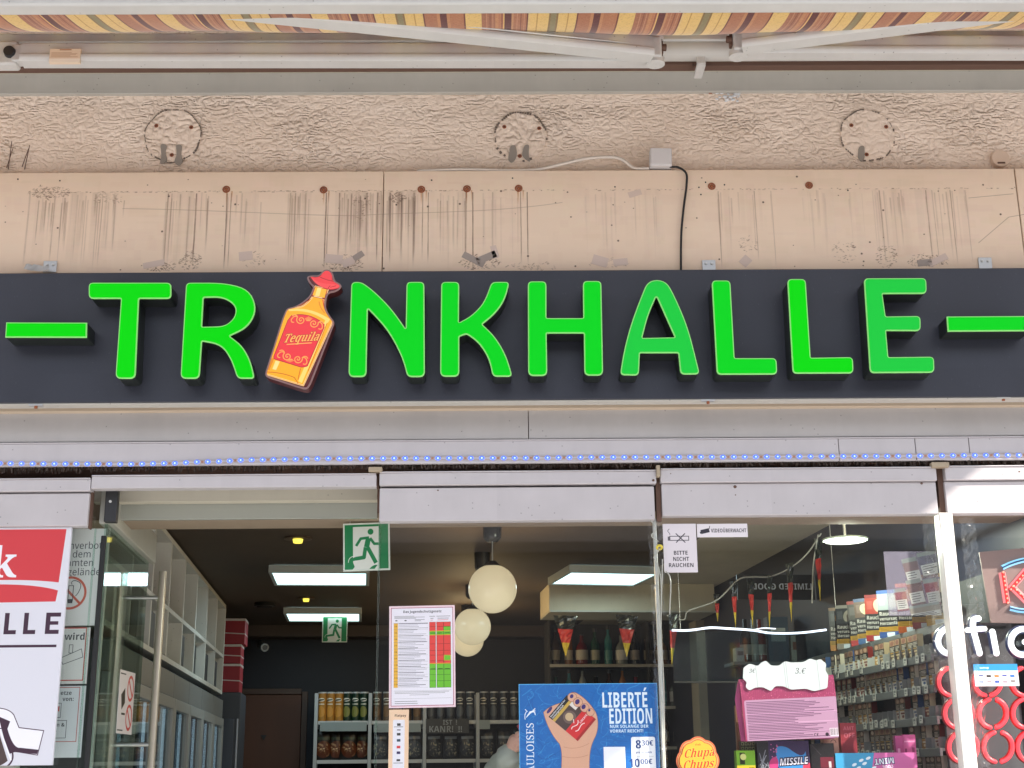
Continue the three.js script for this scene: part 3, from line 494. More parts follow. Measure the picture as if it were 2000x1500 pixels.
// ---------- the glazed shop front ----------
const front = thing('glazed_storefront', 'white framed glazing with an open glass door, below the shutter box', 'storefront', V(0, 0, 0));
const PANES = [[-220, 168], [741, 1279], [1294, 1850], [1881, 2300]];
{
  const z1 = 0.06, z2 = 0.045;
  for (const [a, b, v0, v1] of [[-220, 177, 927, 953], [178.6, 735, 922, 948.5], [741, 1282, 919, 946], [1290, 1830, 916.5, 944.5], [1847, 2300, 915, 943.5]]) {
    const f = board('header_board', a, b, v0 + 3, v1, z1, 0.05, M.frame, front, null, 0.003); board('header_lip', a + 0.5, b - 0.5, v0, v0 + 2.6, z1 + 0.004, 0.04, M.frame, f);
  }
  for (const [a, b, v0, v1] of [[-220, 173, 957, 1021], [741, 1278.5, 951.5, 1016.5], [1293, 1831, 947, 1009.5], [1848, 2300, 946.5, 1009.5]]) board('transom_board', a, b, v0, v1, z2, 0.05, M.frame, front, null, 0.003);
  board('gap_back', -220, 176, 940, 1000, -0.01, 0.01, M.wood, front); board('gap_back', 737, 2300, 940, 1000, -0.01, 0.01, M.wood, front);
  // exposed posts between the boards
  board('raw_post', 1281, 1291, 914, 1020, 0.03, 0.03, M.wood, front); board('raw_post', 1833, 1846, 906, 1010, 0.03, 0.03, M.wood, front); board('raw_post', 175, 178.4, 945, 1026, 0.03, 0.03, M.wood, front); board('raw_post', 736, 740.5, 925, 952, 0.03, 0.03, M.wood, front);
  for (const [u, v, w, h] of [[733, 917, 26, 9], [1285.5, 920, 7, 22], [1836, 908, 34, 10]]) { const c = at(u, v, 0.07); part('bracket', moved(box(w / 530, h / 520, 0.03, 0.002), c.x, c.y, 0.062), mat(col(0.36, 0.29, 0.2), 0.6), front); }
  // chips and screw holes on the boards
  const chips = [[1437, 949, 4], [1438, 965, 1.5], [110, 951, 2], [125, 954, 5], [250, 947, 3], [855, 956, 2], [1276, 938, 3], [1310, 925, 1.4], [1991, 921, 2], [1800, 944, 3]];
  for (const [u, v, r] of chips) { const c = at(u, v, z1 + 0.001); part('chip', moved(new THREE.DodecahedronGeometry(r / 530, 0).scale(1, 0.8, 0.3), c.x, c.y, (v < 946 ? z1 : z2) + 0.0006), M.wood, front); }
  // panes, down to a sill and a low riser
  const yS = 0.42;
  for (const [a, b] of PANES) { const x0 = X(a, 1250, 0), x1 = X(b, 1250, 0), y1 = Y(1004, 0); part('pane', moved(new THREE.BoxGeometry(x1 - x0, y1 - yS, 0.006), (x0 + x1) / 2, (y1 + yS) / 2, 0), M.glass, front); }
  const riser = (a, b) => { const x0 = X(a, 1250, 0.03), x1 = X(b, 1250, 0.03); part('riser', metreUV(moved(box(x1 - x0, yS - 0.02, 0.1, 0.005), (x0 + x1) / 2, yS / 2 - 0.01, -0.02)), M.frame, front); part('sill', moved(box(x1 - x0, 0.03, 0.16, 0.006), (x0 + x1) / 2, yS, 0.01), M.alu, front); };
  riser(-220, 172); riser(739, 2300);
  // posts: slim one wrapped in clear tape, broad white one, door jambs
  const post = (u, w, d, m, zc, vTop) => { const x = X(u, 1250, zc), y1 = Y(vTop, zc); return part('post', metreUV(moved(box(w, y1 - 0.02, d, 0.004), x, (y1 + 0.02) / 2, zc)), m, front); };
  post(1287, 0.012, 0.03, mat(col(0.42, 0.44, 0.42), 0.3), 0.0, 1016);
  post(1866, 0.05, 0.06, mat(col(0.78, 0.76, 0.72), 0.45, { map: grimeTex }), 0.015, 1010).userData.label = 'broad white post beside the light signs';
  post(737.5, 0.008, 0.012, M.greenGlass, 0, 1016);
  post(170, 0.006, 0.012, M.greenGlass, 0, 1026);
  // crumpled clear tape on the posts
  const film = phys({ color: 0xffffff, roughness: 0.12, transmission: 1, thickness: 0, ior: 1.45, side: THREE.DoubleSide });
  const crumple = (u, v0, v1, w, n, z) => {
    const a = at(u, v0, z), b = at(u, v1, z), g = new THREE.PlaneGeometry(w, a.y - b.y, 5, n), p = g.attributes.position;
    for (let i = 0; i < p.count; i++) { p.setZ(i, rr(0, 0.012)); p.setX(i, p.getX(i) + rr(-0.004, 0.004)); p.setY(i, p.getY(i) + rr(-0.006, 0.006)); }
    g.computeVertexNormals(); part('clear_tape', toCreasedNormals(moved(g, (a.x + b.x) / 2, (a.y + b.y) / 2, z), 0.3), film, front);
  };
  crumple(1283, 1020, 1200, 0.05, 30, 0.018); crumple(1288, 1190, 1500, 0.035, 40, 0.018); crumple(1828, 1012, 1330, 0.05, 40, 0.01); crumple(1898, 1012, 1210, 0.055, 26, 0.01); crumple(1906, 1200, 1500, 0.045, 36, 0.01);
  const strandM = mat(col(0.4, 0.4, 0.35), 0.3);
  for (const pts of [[[1283, 1090], [1287, 1200], [1290, 1340], [1296, 1500]], [[1294, 1092], [1291, 1230], [1296, 1330], [1298, 1500]], [[1278, 1090], [1289, 1120], [1292, 1180]], [[1277, 1150], [1286, 1126], [1284, 1098]], [[1300, 1115], [1308, 1125], [1308, 1200]], [[1270, 1015], [1282, 1034], [1272, 1046], [1286, 1058]], [[1276, 1090], [1287, 1072], [1282, 1062]]]) part('tape_strand', tube(pts.map(([u, v]) => at(u, v, 0.035)), 0.0022, 14, 5), strandM, front);
  { const c = at(1288, 1069, 0.036); part('yellow_tie', moved(new THREE.TorusGeometry(0.009, 0.0045, 8, 14), c.x, c.y, 0.036, 0.9), mat(col(0.62, 0.5, 0.05), 0.5), front); }

  // door head inside the opening: cream rail, glass strip, plastered lintel
  const rail = board('door_head_rail', 182, 737, 950, 975, -0.1, 0.05, M.cream, front); board('door_head_slot', 560, 680, 944, 953, -0.095, 0.02, M.wood, rail);
  board('head_glass', 230, 737, 976, 1010, -0.16, 0.02, phys({ color: col(0.36, 0.37, 0.32), roughness: 0.12 }), front);

  // the open door, swung inwards until it stands parallel to the side wall
  const hx = -1.43, yD = Y(1012, -0.04), door = part('door', moved(new THREE.BoxGeometry(0.012, yD - 0.05, 0.93), 0, (yD + 0.03) / 2, -0.51), M.greenGlass, front, V(hx, 0, 0), 'open frameless glass door');
  door.rotation.y = TURN * 0.9;
  part('top_rail', metreUV(moved(box(0.055, 0.125, 0.98, 0.004), 0, Y(984, -0.04), -0.53)), mat(col(0.5, 0.5, 0.44), 0.45, { map: grimeTex }), door);
  part('pivot_fitting', moved(box(0.044, 0.122, 0.04, 0.003), 0.02, Y(983, -0.02), -0.018), M.black, door);
  part('pivot_screw', moved(new THREE.CylinderGeometry(0.005, 0.005, 0.006, 10).rotateX(Math.PI / 2), 0.017, Y(974, 0), 0.003), M.alu, door);
  part('edge_seal', moved(box(0.018, yD - 0.08, 0.014, 0.003), -0.004, (yD - 0.03) / 2, -0.035), M.rubber, door);
  for (const dx of [-0.085, 0.085]) { const h = part('handle', moved(new THREE.CylinderGeometry(0.016, 0.016, 1.5, 16), dx, Y(1115, -0.8) + 0.02 - 0.75, -0.87), mat(col(0.56, 0.5, 0.42), 0.3, { metalness: 0.4 }), door); for (const d of [0.3, -0.3]) part('standoff', moved(new THREE.CylinderGeometry(0.009, 0.009, 0.085, 10).rotateZ(Math.PI / 2), dx / 2, Y(1300, -0.8) + d, -0.87), M.steel, h); }
  part('jamb', moved(box(0.012, 2.5, 0.02, 0.002), X(196, 1250, -0.12), 1.25, -0.12), mat(col(0.4, 0.42, 0.38), 0.4), front);
  part('floor_track', moved(box(1.1, 0.012, 0.1, 0.002), X(450, 1250, 0), 0.006, 0), M.alu, front);
}

// ---------- the room behind ----------
const CEIL = 2.91, SL = -1.98, SR = 2.02, TB = 7.8;
const turned = (g, s, y, t) => { g.rotateY(TURN); const p = room(s, y, t); return g.translate(p.x, p.y, p.z); };
{
  const ceilM = mat(col(0.088, 0.062, 0.044), 0.75, { map: grimeTex, bumpMap: fineBump, bumpScale: 0.001 }), navy = mat(col(0.004, 0.006, 0.015), 0.6), tan = mat(col(0.36, 0.28, 0.2), 0.8, { map: grimeTex });
  const W = SR - SL + 0.4, sm = (SL + SR) / 2;
  const cut = sOf(onY(1290, 1105, CEIL)), w0 = cut - SL + 0.5, w1 = SR + 0.5 - cut;
  part('room_ceiling', metreUV(turned(box(w0, 0.12, TB - 0.35, 0), cut - w0 / 2, CEIL + 0.06, TB / 2 + 0.33)), ceilM, shop, null, 'dark brown ceiling over the door side');
  part('room_ceiling', metreUV(turned(box(w1, 0.12, TB - 0.35, 0), cut + w1 / 2, CEIL + 0.06, TB / 2 + 0.33)), mat(col(0.8, 0.71, 0.55), 0.85, { map: grimeTex }), shop, null, 'beige ceiling over the cigarette shelf');
  part('room_floor', metreUV(turned(box(W + 0.6, 0.06, TB + 0.6, 0), sm, -0.026, TB / 2 + 0.4)), mat(col(0.42, 0.4, 0.36), 0.45), shop);
  part('room_wall', turned(box(W, CEIL, 0.12, 0), sm, CEIL / 2, TB + 0.06), navy, shop, null, 'dark navy back wall');
  part('room_wall', turned(box(0.12, CEIL, TB - 0.3, 0), SL - 0.06, CEIL / 2, TB / 2 + 0.2), mat(col(0.25, 0.24, 0.22), 0.7), shop, null, 'grey wall behind the shelves and fridges');
  part('room_wall', turned(box(0.12, CEIL, TB - 0.1, 0), SR + 0.1, CEIL / 2, TB / 2), mat(col(0.011, 0.015, 0.034), 0.5), shop, null, 'dark navy wall behind the cigarette shelf');
  // lintel behind the front, closing the room above the glass
  const yl = Y(1011, -0.2);
  part('lintel', metreUV(moved(box(XR - XL, 3.1 - yl, 0.2, 0.003), (XL + XR) / 2, (3.1 + yl) / 2, -0.3)), tan, shop);
  part('side_closure', moved(box(0.1, 3, 1.0, 0), XL + 0.05, 1.5, -0.5), navy, shop); part('side_closure', moved(box(0.1, 3, 0.6, 0), XR - 0.05, 1.5, -0.3), navy, shop);
  part('front_cabinet_back', moved(box(1.55, 3, 0.05, 0), -2.55, 1.5, -0.32), mat(col(0.5, 0.5, 0.45), 0.6), shop, null, 'pale partition behind the left window');
  part('right_closure', moved(box(1.5, 3, 0.08, 0), 2.95, 1.5, -0.55), navy, shop);
  // dropped bulkhead on the right half, pale trim under it
  const b0 = onT(1072, 1150, 4.7), s0 = sOf(b0), bw = SR - s0;
  const bulk = part('bulkhead', metreUV(turned(box(bw, 0.19, 0.5, 0.003), s0 + bw / 2, CEIL - 0.095, 4.95)), mat(col(0.72, 0.63, 0.45), 0.8, { map: grimeTex }), shop);
  part('trim', turned(box(bw, 0.012, 0.52, 0.002), s0 + bw / 2, CEIL - 0.197, 4.94), M.cream, bulk);
  part('back_beam', turned(box(W, 0.1, 0.3, 0.003), sm, CEIL - 0.05, TB - 0.15), mat(col(0.07, 0.05, 0.04), 0.7), shop);
  // pillar seen through the third pane
  const a = onT(1366, 1380, 5.2), b = onT(1424, 1380, 5.2), w = sOf(b) - sOf(a);
  part('pillar', metreUV(turned(box(w, CEIL - 0.2, 0.22, 0.004), (sOf(a) + sOf(b)) / 2, (CEIL - 0.2) / 2, 5.31)), mat(col(0.3, 0.27, 0.21), 0.8, { map: grimeTex }), shop);
  // brown door in the back wall
  const d0 = onT(468, 1400, TB - 0.03), d1 = onT(588, 1400, TB - 0.03), dw = sOf(d1) - sOf(d0), dy = onT(530, 1357, TB - 0.03).y;
  const door = part('back_door', turned(box(dw, dy, 0.05, 0.004), (sOf(d0) + sOf(d1)) / 2, dy / 2, TB - 0.03), mat(col(0.1, 0.036, 0.02), 0.6, { map: grimeTex }), shop);
  part('door_frame', merge([turned(box(0.05, dy + 0.05, 0.07, 0.003), sOf(d1) + 0.03, dy / 2, TB - 0.04), turned(box(0.05, dy + 0.05, 0.07, 0.003), sOf(d0) - 0.03, dy / 2, TB - 0.04), turned(box(dw, 0.05, 0.07, 0.003), (sOf(d0) + sOf(d1)) / 2, dy + 0.027, TB - 0.04)]), mat(col(0.06, 0.03, 0.02), 0.5), door);
  { const p = onT(515, 1439, TB - 0.07); part('door_sign', turned(new THREE.CylinderGeometry(0.03, 0.005, 0.01, 3).rotateX(Math.PI / 2), sOf(p), p.y, TB - 0.065), M.black, door); }
}
// ceiling panels
const panelMat = mat(col(0.7, 0.8, 0.8), 0.4, { emissive: col(0.6, 0.92, 0.95), emissiveIntensity: 1.0 });
function ceilingPanel(label, u, v, w, d, turn = TURN, power = 2.6) {
  const p = onY(u, v, CEIL - 0.05), o = thing('ceiling_light', label, 'ceiling light', V(p.x, CEIL - 0.055, p.z), turn, 'flat light panels on the shop ceiling');
  const fr = mat(col(0.42, 0.45, 0.43), 0.5), t = 0.022;
  part('frame', merge([moved(box(w, 0.05, t, 0.002), 0, 0.026, d / 2 - t / 2), moved(box(w, 0.05, t, 0.002), 0, 0.026, -d / 2 + t / 2), moved(box(t, 0.05, d - 2 * t, 0.002), w / 2 - t / 2, 0.026, 0), moved(box(t, 0.05, d - 2 * t, 0.002), -w / 2 + t / 2, 0.026, 0)]), fr, o);
  part('diffuser', moved(new THREE.BoxGeometry(w - 2 * t, 0.02, d - 2 * t), 0, 0.018, 0), panelMat, o);
  const l = new THREE.RectAreaLight(0xd8f4ff, power, w - 0.05, d - 0.05); l.position.set(0, -0.006, 0); l.rotation.x = -Math.PI / 2; l.name = 'panel_glow'; o.add(l); return o;
}
ceilingPanel('square white light panel under the front half of the ceiling, behind the green exit sign', 626, 1131, 0.64, 0.62);
ceilingPanel('square white light panel deeper in the room, above the small exit sign', 632, 1206, 0.62, 0.6);
ceilingPanel('white light panel on the ceiling left of the no smoking sign', 1178, 1131, 0.62, 0.6, TURN + 0.1);
{
  const p = onS(1651, 1056, 1.5), o = thing('round_ceiling_light', 'round flat white hanging light right of the pennants', 'ceiling light', V(p.x, p.y, p.z)); o.scale.setScalar(0.78);
  part('rod', new THREE.CylinderGeometry(0.008, 0.008, (CEIL - p.y) / 0.78 - 0.02, 10).translate(0, (CEIL - p.y) / 1.56 + 0.01, 0), M.steel, o);
  part('rim', new THREE.TorusGeometry(0.115, 0.005, 10, 44).rotateX(Math.PI / 2).translate(0, 0.006, 0), mat(col(0.4, 0.5, 0.42), 0.4), o);
  part('diffuser', new THREE.CylinderGeometry(0.112, 0.108, 0.012, 40).translate(0, 0.002, 0), mat(col(0.8, 0.85, 0.8), 0.4, { emissive: col(0.9, 1, 0.86), emissiveIntensity: 1.3 }), o);
  const l = new THREE.PointLight(0xf4ffe8, 1.3, 0, 2); l.position.set(0, 0.002, 0); l.shadow.radius = 0.2; l.castShadow = true; o.add(l);
}
// recessed spots
for (const [u, v, r, lab] of [[582, 1050, 0.05, 'small yellow downlight nearest the door in the dark ceiling'], [598, 1167, 0.042, 'small yellow downlight between the two square light panels']]) {
  const p = onY(u, v, CEIL), o = thing('downlight', lab, 'downlight', V(p.x, CEIL - 0.012, p.z), 0, 'yellow spots in the dark ceiling');
  part('trim_ring', new THREE.CylinderGeometry(r * 1.5, r * 1.6, 0.012, 28).translate(0, 0.008, 0), mat(col(0.09, 0.06, 0.045), 0.5), o);
  part('bulb', new THREE.CylinderGeometry(r * 0.6, r * 0.5, 0.022, 20).translate(0, -0.008, 0), mat(col(0.6, 0.5, 0.1), 0.4, { emissive: col(0.6, 0.5, 0.06), emissiveIntensity: 1 }), o);
}
{
  const p = onY(517, 1177, CEIL), o = thing('ceiling_speaker', 'dark round speaker grille in the ceiling', 'speaker', V(p.x, CEIL - 0.02, p.z));
  part('housing', new THREE.CylinderGeometry(0.075, 0.085, 0.03, 30).translate(0, 0.006, 0), M.black, o); part('grille', new THREE.CylinderGeometry(0.06, 0.06, 0.008, 30).translate(0, -0.012, 0), M.rubber, o);
}
// bullet camera on the back wall
{
  const p = onT(513, 1262, TB - 0.35), o = thing('security_camera', 'small grey bullet camera high on the navy back wall', 'camera', p, TURN);
  part('camera_body', moved(new THREE.CylinderGeometry(0.035, 0.035, 0.14, 20).rotateX(Math.PI / 2 + 0.25).rotateY(0.35), 0, 0, 0), mat(col(0.12, 0.12, 0.12), 0.4), o);
  part('lens_ring', moved(new THREE.TorusGeometry(0.03, 0.007, 8, 22).rotateX(0.25).rotateY(0.35), 0.024, -0.018, 0.068), mat(col(0.45, 0.45, 0.44), 0.35), o);
  part('mount', tube([V(0, 0.0, -0.05), V(-0.03, 0.06, -0.15), V(-0.05, 0.06, -0.35)], 0.014, 8, 8), M.black, o);
}
// pendant globes
function pendant(label, u, v, dist, power) {
  const p = at(u, v, 4.9 - dist), o = thing('pendant_lamp', label, 'lamp', V(p.x, 0, p.z), 0, 'cream globe pendants in a row'), R = 0.129;
  part('globe', new THREE.SphereGeometry(R, 48, 32).translate(0, p.y, 0), mat(col(0.75, 0.68, 0.52), 0.25, { emissive: col(0.2, 0.17, 0.105), emissiveIntensity: 1 }), o);
  part('socket_cap', moved(new THREE.CylinderGeometry(0.02, 0.05, 0.03, 20), 0, p.y + R + 0.004, 0), M.black, o);
  part('cord', moved(new THREE.CylinderGeometry(0.004, 0.004, CEIL - p.y - R, 8), 0, (CEIL + p.y + R) / 2, 0), M.steel, o);
  part('ceiling_rose', moved(new THREE.LatheGeometry([[0, 0], [0.03, 0], [0.048, 0.02], [0.052, 0.1], [0, 0.1]].map(([x, y]) => new THREE.Vector2(x, y)), 28), 0, CEIL - 0.1, 0), mat(col(0.03, 0.031, 0.034), 0.25), o);
  const l = new THREE.PointLight(0xffdca0, power, 0, 2); l.position.set(0, p.y, 0); l.shadow.radius = 4; l.castShadow = true; o.add(l); return o;
}
pendant('largest cream globe pendant, nearest the window', 962, 1150, 7.25, 0.35);
pendant('cream globe pendant partly hidden by the notice, second in the row', 923, 1224, 9.7, 0.3);
pendant('farthest cream globe pendant, lowest in the picture', 913, 1250, 10.9, 0.3);
{ const p = onY(942, 1080, CEIL), o = thing('ceiling_spot', 'black cylinder spot on the ceiling left of the largest globe', 'spotlight', V(p.x, CEIL, p.z)); part('cylinder', new THREE.CylinderGeometry(0.05, 0.046, 0.1, 26).translate(0, -0.05, 0), mat(col(0.018, 0.018, 0.02), 0.22), o); part('rim', new THREE.TorusGeometry(0.043, 0.005, 8, 26).rotateX(Math.PI / 2).translate(0, -0.1, 0), M.black, o); }

// exit signs
const exitTex = canvasTex(360, 372, (g) => {
  g.scale(4, 4.13); g.fillStyle = '#cfd6c8'; g.fillRect(0, 0, 90, 90); const G = '#0d7a43'; g.fillStyle = G; g.fillRect(3, 3, 84, 84); g.fillStyle = '#d5dace'; g.beginPath(); g.moveTo(19, 7); g.lineTo(69, 7); g.lineTo(69, 87); g.lineTo(18, 87); g.lineTo(22, 82); g.lineTo(19, 74); g.closePath(); g.fill();
  g.fillStyle = G; g.beginPath(); g.arc(53, 17, 5.6, 0, 7); g.fill(); g.strokeStyle = G; g.lineCap = 'butt'; g.lineJoin = 'round';
  const S = (w, ...p) => { g.lineWidth = w; g.beginPath(); p.forEach(([x, y], i) => (i ? g.lineTo(x, y) : g.moveTo(x, y))); g.stroke(); };
  S(5, [25, 43], [34, 29.5], [50, 28]); S(10, [49, 29], [45, 46]); S(5, [52, 29], [60, 40], [74, 40]); S(7.5, [47, 46], [63, 76]); S(7, [43, 46], [40, 65], [24, 67]); g.strokeStyle = '#d5dace'; g.lineWidth = 1.2; g.beginPath(); g.moveTo(10, 74); g.quadraticCurveTo(10, 62, 24, 62); g.stroke(); g.fillStyle = G; g.beginPath(); g.moveTo(14, 71); g.quadraticCurveTo(20, 63, 26, 63.5); g.lineTo(26, 70); g.lineTo(14, 72); g.fill(); g.beginPath(); g.moveTo(50, 87); g.quadraticCurveTo(58, 78, 66, 80); g.lineTo(60, 87); g.fill();
});
function exitSign(label, pos, s, turn, tilt, top) {
  const o = thing('exit_sign', label, 'exit sign', pos, turn, 'green running figure exit signs'); const b = part('plate', printed(new THREE.BoxGeometry(s, s * 1.03, 0.006)), mat(0xffffff, 0.5, { map: exitTex }), o); o.rotation.z = tilt;
  for (const k of [-0.35, 0.35]) part('hanger', moved(new THREE.CylinderGeometry(0.0015, 0.0015, top, 5), k * s, s * 0.515 + top / 2, 0), M.steel, o);
}
exitSign('large green exit sign hanging at the door edge', at(716, 1068, -0.25), 0.178, 0, 0.03, 0.2);
{ const p = onT(654, 1229, 6.2); exitSign('small green exit sign hanging under the far light panel', p, 0.2, TURN, 0, CEIL - p.y - 0.12); }

// ---------- white wall shelf and fridges along the left wall ----------
{
  const fr = -1.55, yF = 2.2, wm = mat(col(0.78, 0.78, 0.74), 0.55, { map: grimeTex }), t0 = 0.95, bay = 0.62, nb = 8;
  const sh = thing('wall_shelf', 'white open wall shelf above the fridges', 'shelf', room(0, 0, 0), TURN);
  const B = (w, h, d, s, y, t, name = 'board', m = wm) => part(name, metreUV(moved(box(w, h, d, 0.002), s, y, -t)), m, sh);
  const dp = 0.38, sc = fr - dp / 2;
  for (let i = 0; i <= nb; i++) B(dp, CEIL - yF - 0.05, 0.03, sc, (CEIL + yF) / 2 - 0.005, t0 + i * bay, 'upright');
  const L = nb * bay; B(dp, 0.028, L, sc, yF + 0.03, t0 + L / 2, 'shelf_board'); B(dp, 0.025, L, sc, yF + 0.3, t0 + L / 2, 'shelf_board'); B(dp, 0.028, L, sc, CEIL - 0.03, t0 + L / 2, 'shelf_board'); B(0.012, CEIL - yF - 0.05, L, fr - dp + 0.006, (CEIL + yF) / 2 - 0.005, t0 + L / 2, 'back_panel');
  // a few dark cartons standing in the bays
  const cm = mat(col(0.03, 0.03, 0.033), 0.6);
  for (let i = 1; i < nb; i += 1) { if (i === 3) continue; const c = single('stored_carton', ['dark carton in the first bay of the white wall shelf', 'dark carton in the second bay of the white wall shelf', 'dark carton in the third bay of the white wall shelf', '', 'dark carton in the fifth bay of the white wall shelf', 'dark carton in the sixth bay of the white wall shelf', 'dark carton in the farthest bays of the white wall shelf', 'dark carton at the far end of the white wall shelf'][i - 1] || 'dark carton in the fourth bay of the white wall shelf', 'carton', merge([box(0.26, 0.2, 0.2, 0.004), moved(box(0.255, 0.004, 0.04, 0), 0, 0.1005, 0)]), cm, room(sc + 0.03, yF + 0.145, t0 + i * bay + bay * (0.4 + 0.2 * rnd())), TURN, 'cartons stored on the wall shelf'); c.position.y += 0.0; }
  // fridges
  const body = mat(col(0.2, 0.205, 0.205), 0.5), fm = mat(col(0.34, 0.345, 0.34), 0.4), inner = mat(col(0.05, 0.055, 0.06), 0.6), fg = phys({ color: col(0.85, 0.9, 0.92), roughness: 0.03, transmission: 1, thickness: 0, ior: 1.5 });
  const can = new THREE.CylinderGeometry(0.032, 0.032, 0.19, 10), cans = [[0.3, 0.02, 0.02], [0.02, 0.14, 0.04], [0.4, 0.26, 0.02], [0.02, 0.05, 0.2], [0.3, 0.3, 0.3]].map((c) => mat(col(...c), 0.35));
  for (let i = 0; i < 7; i++) {
    const o = thing('drinks_fridge', ['nearest glass door fridge below the white shelf', 'second glass door fridge from the shop door', 'third glass door fridge from the shop door', 'fourth glass door fridge from the shop door', 'fifth glass door fridge from the shop door', 'sixth glass door fridge from the shop door', 'last glass door fridge of the row'][i], 'fridge', room(fr, 0, t0 + 0.35 + i * 0.69), TURN, 'glass door fridges along the wall'), w = 0.68;
    const P = (name, gw, h, d, x, y, z, m, par = o) => part(name, moved(box(gw, h, d, 0.003), x, y, z), m, par);
    part('cabinet', merge([moved(box(0.4, 0.05, w, 0.002), -0.2, 2.14, 0), moved(box(0.4, 0.12, w, 0.002), -0.2, 0.06, 0), moved(box(0.4, 2.0, 0.03, 0.002), -0.2, 1.12, w / 2 - 0.015), moved(box(0.4, 2.0, 0.03, 0.002), -0.2, 1.12, -w / 2 + 0.015), moved(box(0.02, 2.0, w - 0.06, 0.002), -0.39, 1.12, 0)]), inner, o);
    P('header', 0.05, 0.13, w, 0.0, 2.1, 0, body); P('plinth', 0.05, 0.2, w, 0.0, 0.1, 0, body);
    const dr = part('door', merge([moved(box(0.035, 1.82, 0.055, 0.003), 0.02, 1.12, w / 2 - 0.03), moved(box(0.035, 1.82, 0.055, 0.003), 0.02, 1.12, -w / 2 + 0.03), moved(box(0.035, 0.06, w - 0.12, 0.003), 0.02, 2.0, 0), moved(box(0.035, 0.06, w - 0.12, 0.003), 0.02, 0.24, 0)]), fm, o);
    part('door_pane', moved(new THREE.BoxGeometry(0.006, 1.7, w - 0.12), 0.02, 1.12, 0), fg, dr); part('handle', moved(box(0.02, 0.7, 0.02, 0.004), 0.05, 1.2, w / 2 - 0.04), M.alu, dr);
    P('inner_light', 0.015, 1.7, 0.012, -0.01, 1.12, -w / 2 + 0.075, mat(col(0.7, 0.8, 0.85), 0.4, { emissive: col(0.35, 0.5, 0.6), emissiveIntensity: 0.6 }));
    for (let k = 0; k < 5; k++) P('rack', 0.34, 0.012, w - 0.08, -0.21, 0.5 + k * 0.32, 0, M.steel);
    for (const k of [2, 3, 4]) { const row = []; for (let q = 0; q < 6; q++) part('can', can, cans[(q + k + i) % 5], o, V(-0.09, 0.506 + k * 0.32 + 0.095, -0.25 + q * 0.1)); }
  }
  // a darker merchandiser at the end with red boxes on top
  const e0 = onT(452, 1420, 6.05), o = thing('end_fridge', 'dark tall fridge at the end of the row beside the brown door', 'fridge', room(sOf(e0) - 0.05, 0, 6.3), TURN), te = onT(452, 1352, 6.05).y;
  part('cabinet', moved(box(0.3, te, 0.5, 0.006), -0.04, te / 2, 0), mat(col(0.06, 0.065, 0.08), 0.4), o); part('corner_light', moved(box(0.012, te - 0.3, 0.012, 0.002), 0.095, te / 2 - 0.05, 0.255), mat(col(0.5, 0.52, 0.6), 0.4), o); part('front_panel', moved(box(0.2, te - 0.4, 0.02, 0.003), -0.03, te / 2, 0.258), mat(col(0.09, 0.1, 0.13), 0.25), o);
  const rb = mat(col(0.3, 0.015, 0.025), 0.5), wl = mat(col(0.6, 0.55, 0.52), 0.5);
  let y = te;
  for (const [h, w, k] of [[0.22, 0.2, 0], [0.15, 0.2, 1], [0.2, 0.225, 2]]) {
    const c = thing('red_carton', ['red carton with white stripe, lowest on the dark fridge', 'red carton with white edge, in the middle of the pile on the dark fridge', 'wider red carton with white top, uppermost on the dark fridge'][k], 'carton', room(sOf(e0) - 0.155 + w / 2, y, 6.2), TURN, 'red cartons piled on the end fridge');
    part('carton_body', moved(box(w, h, 0.26, 0.006), 0, h / 2, 0), rb, c); part('stripe', moved(box(w + 0.004, 0.018, 0.264, 0.002), 0, h - 0.011, 0), wl, c); part('stripe', moved(box(w + 0.002, 0.008, 0.262, 0.001), 0, h * 0.42, 0, 0, 0, -0.05), wl, c); y += h;
  }
}

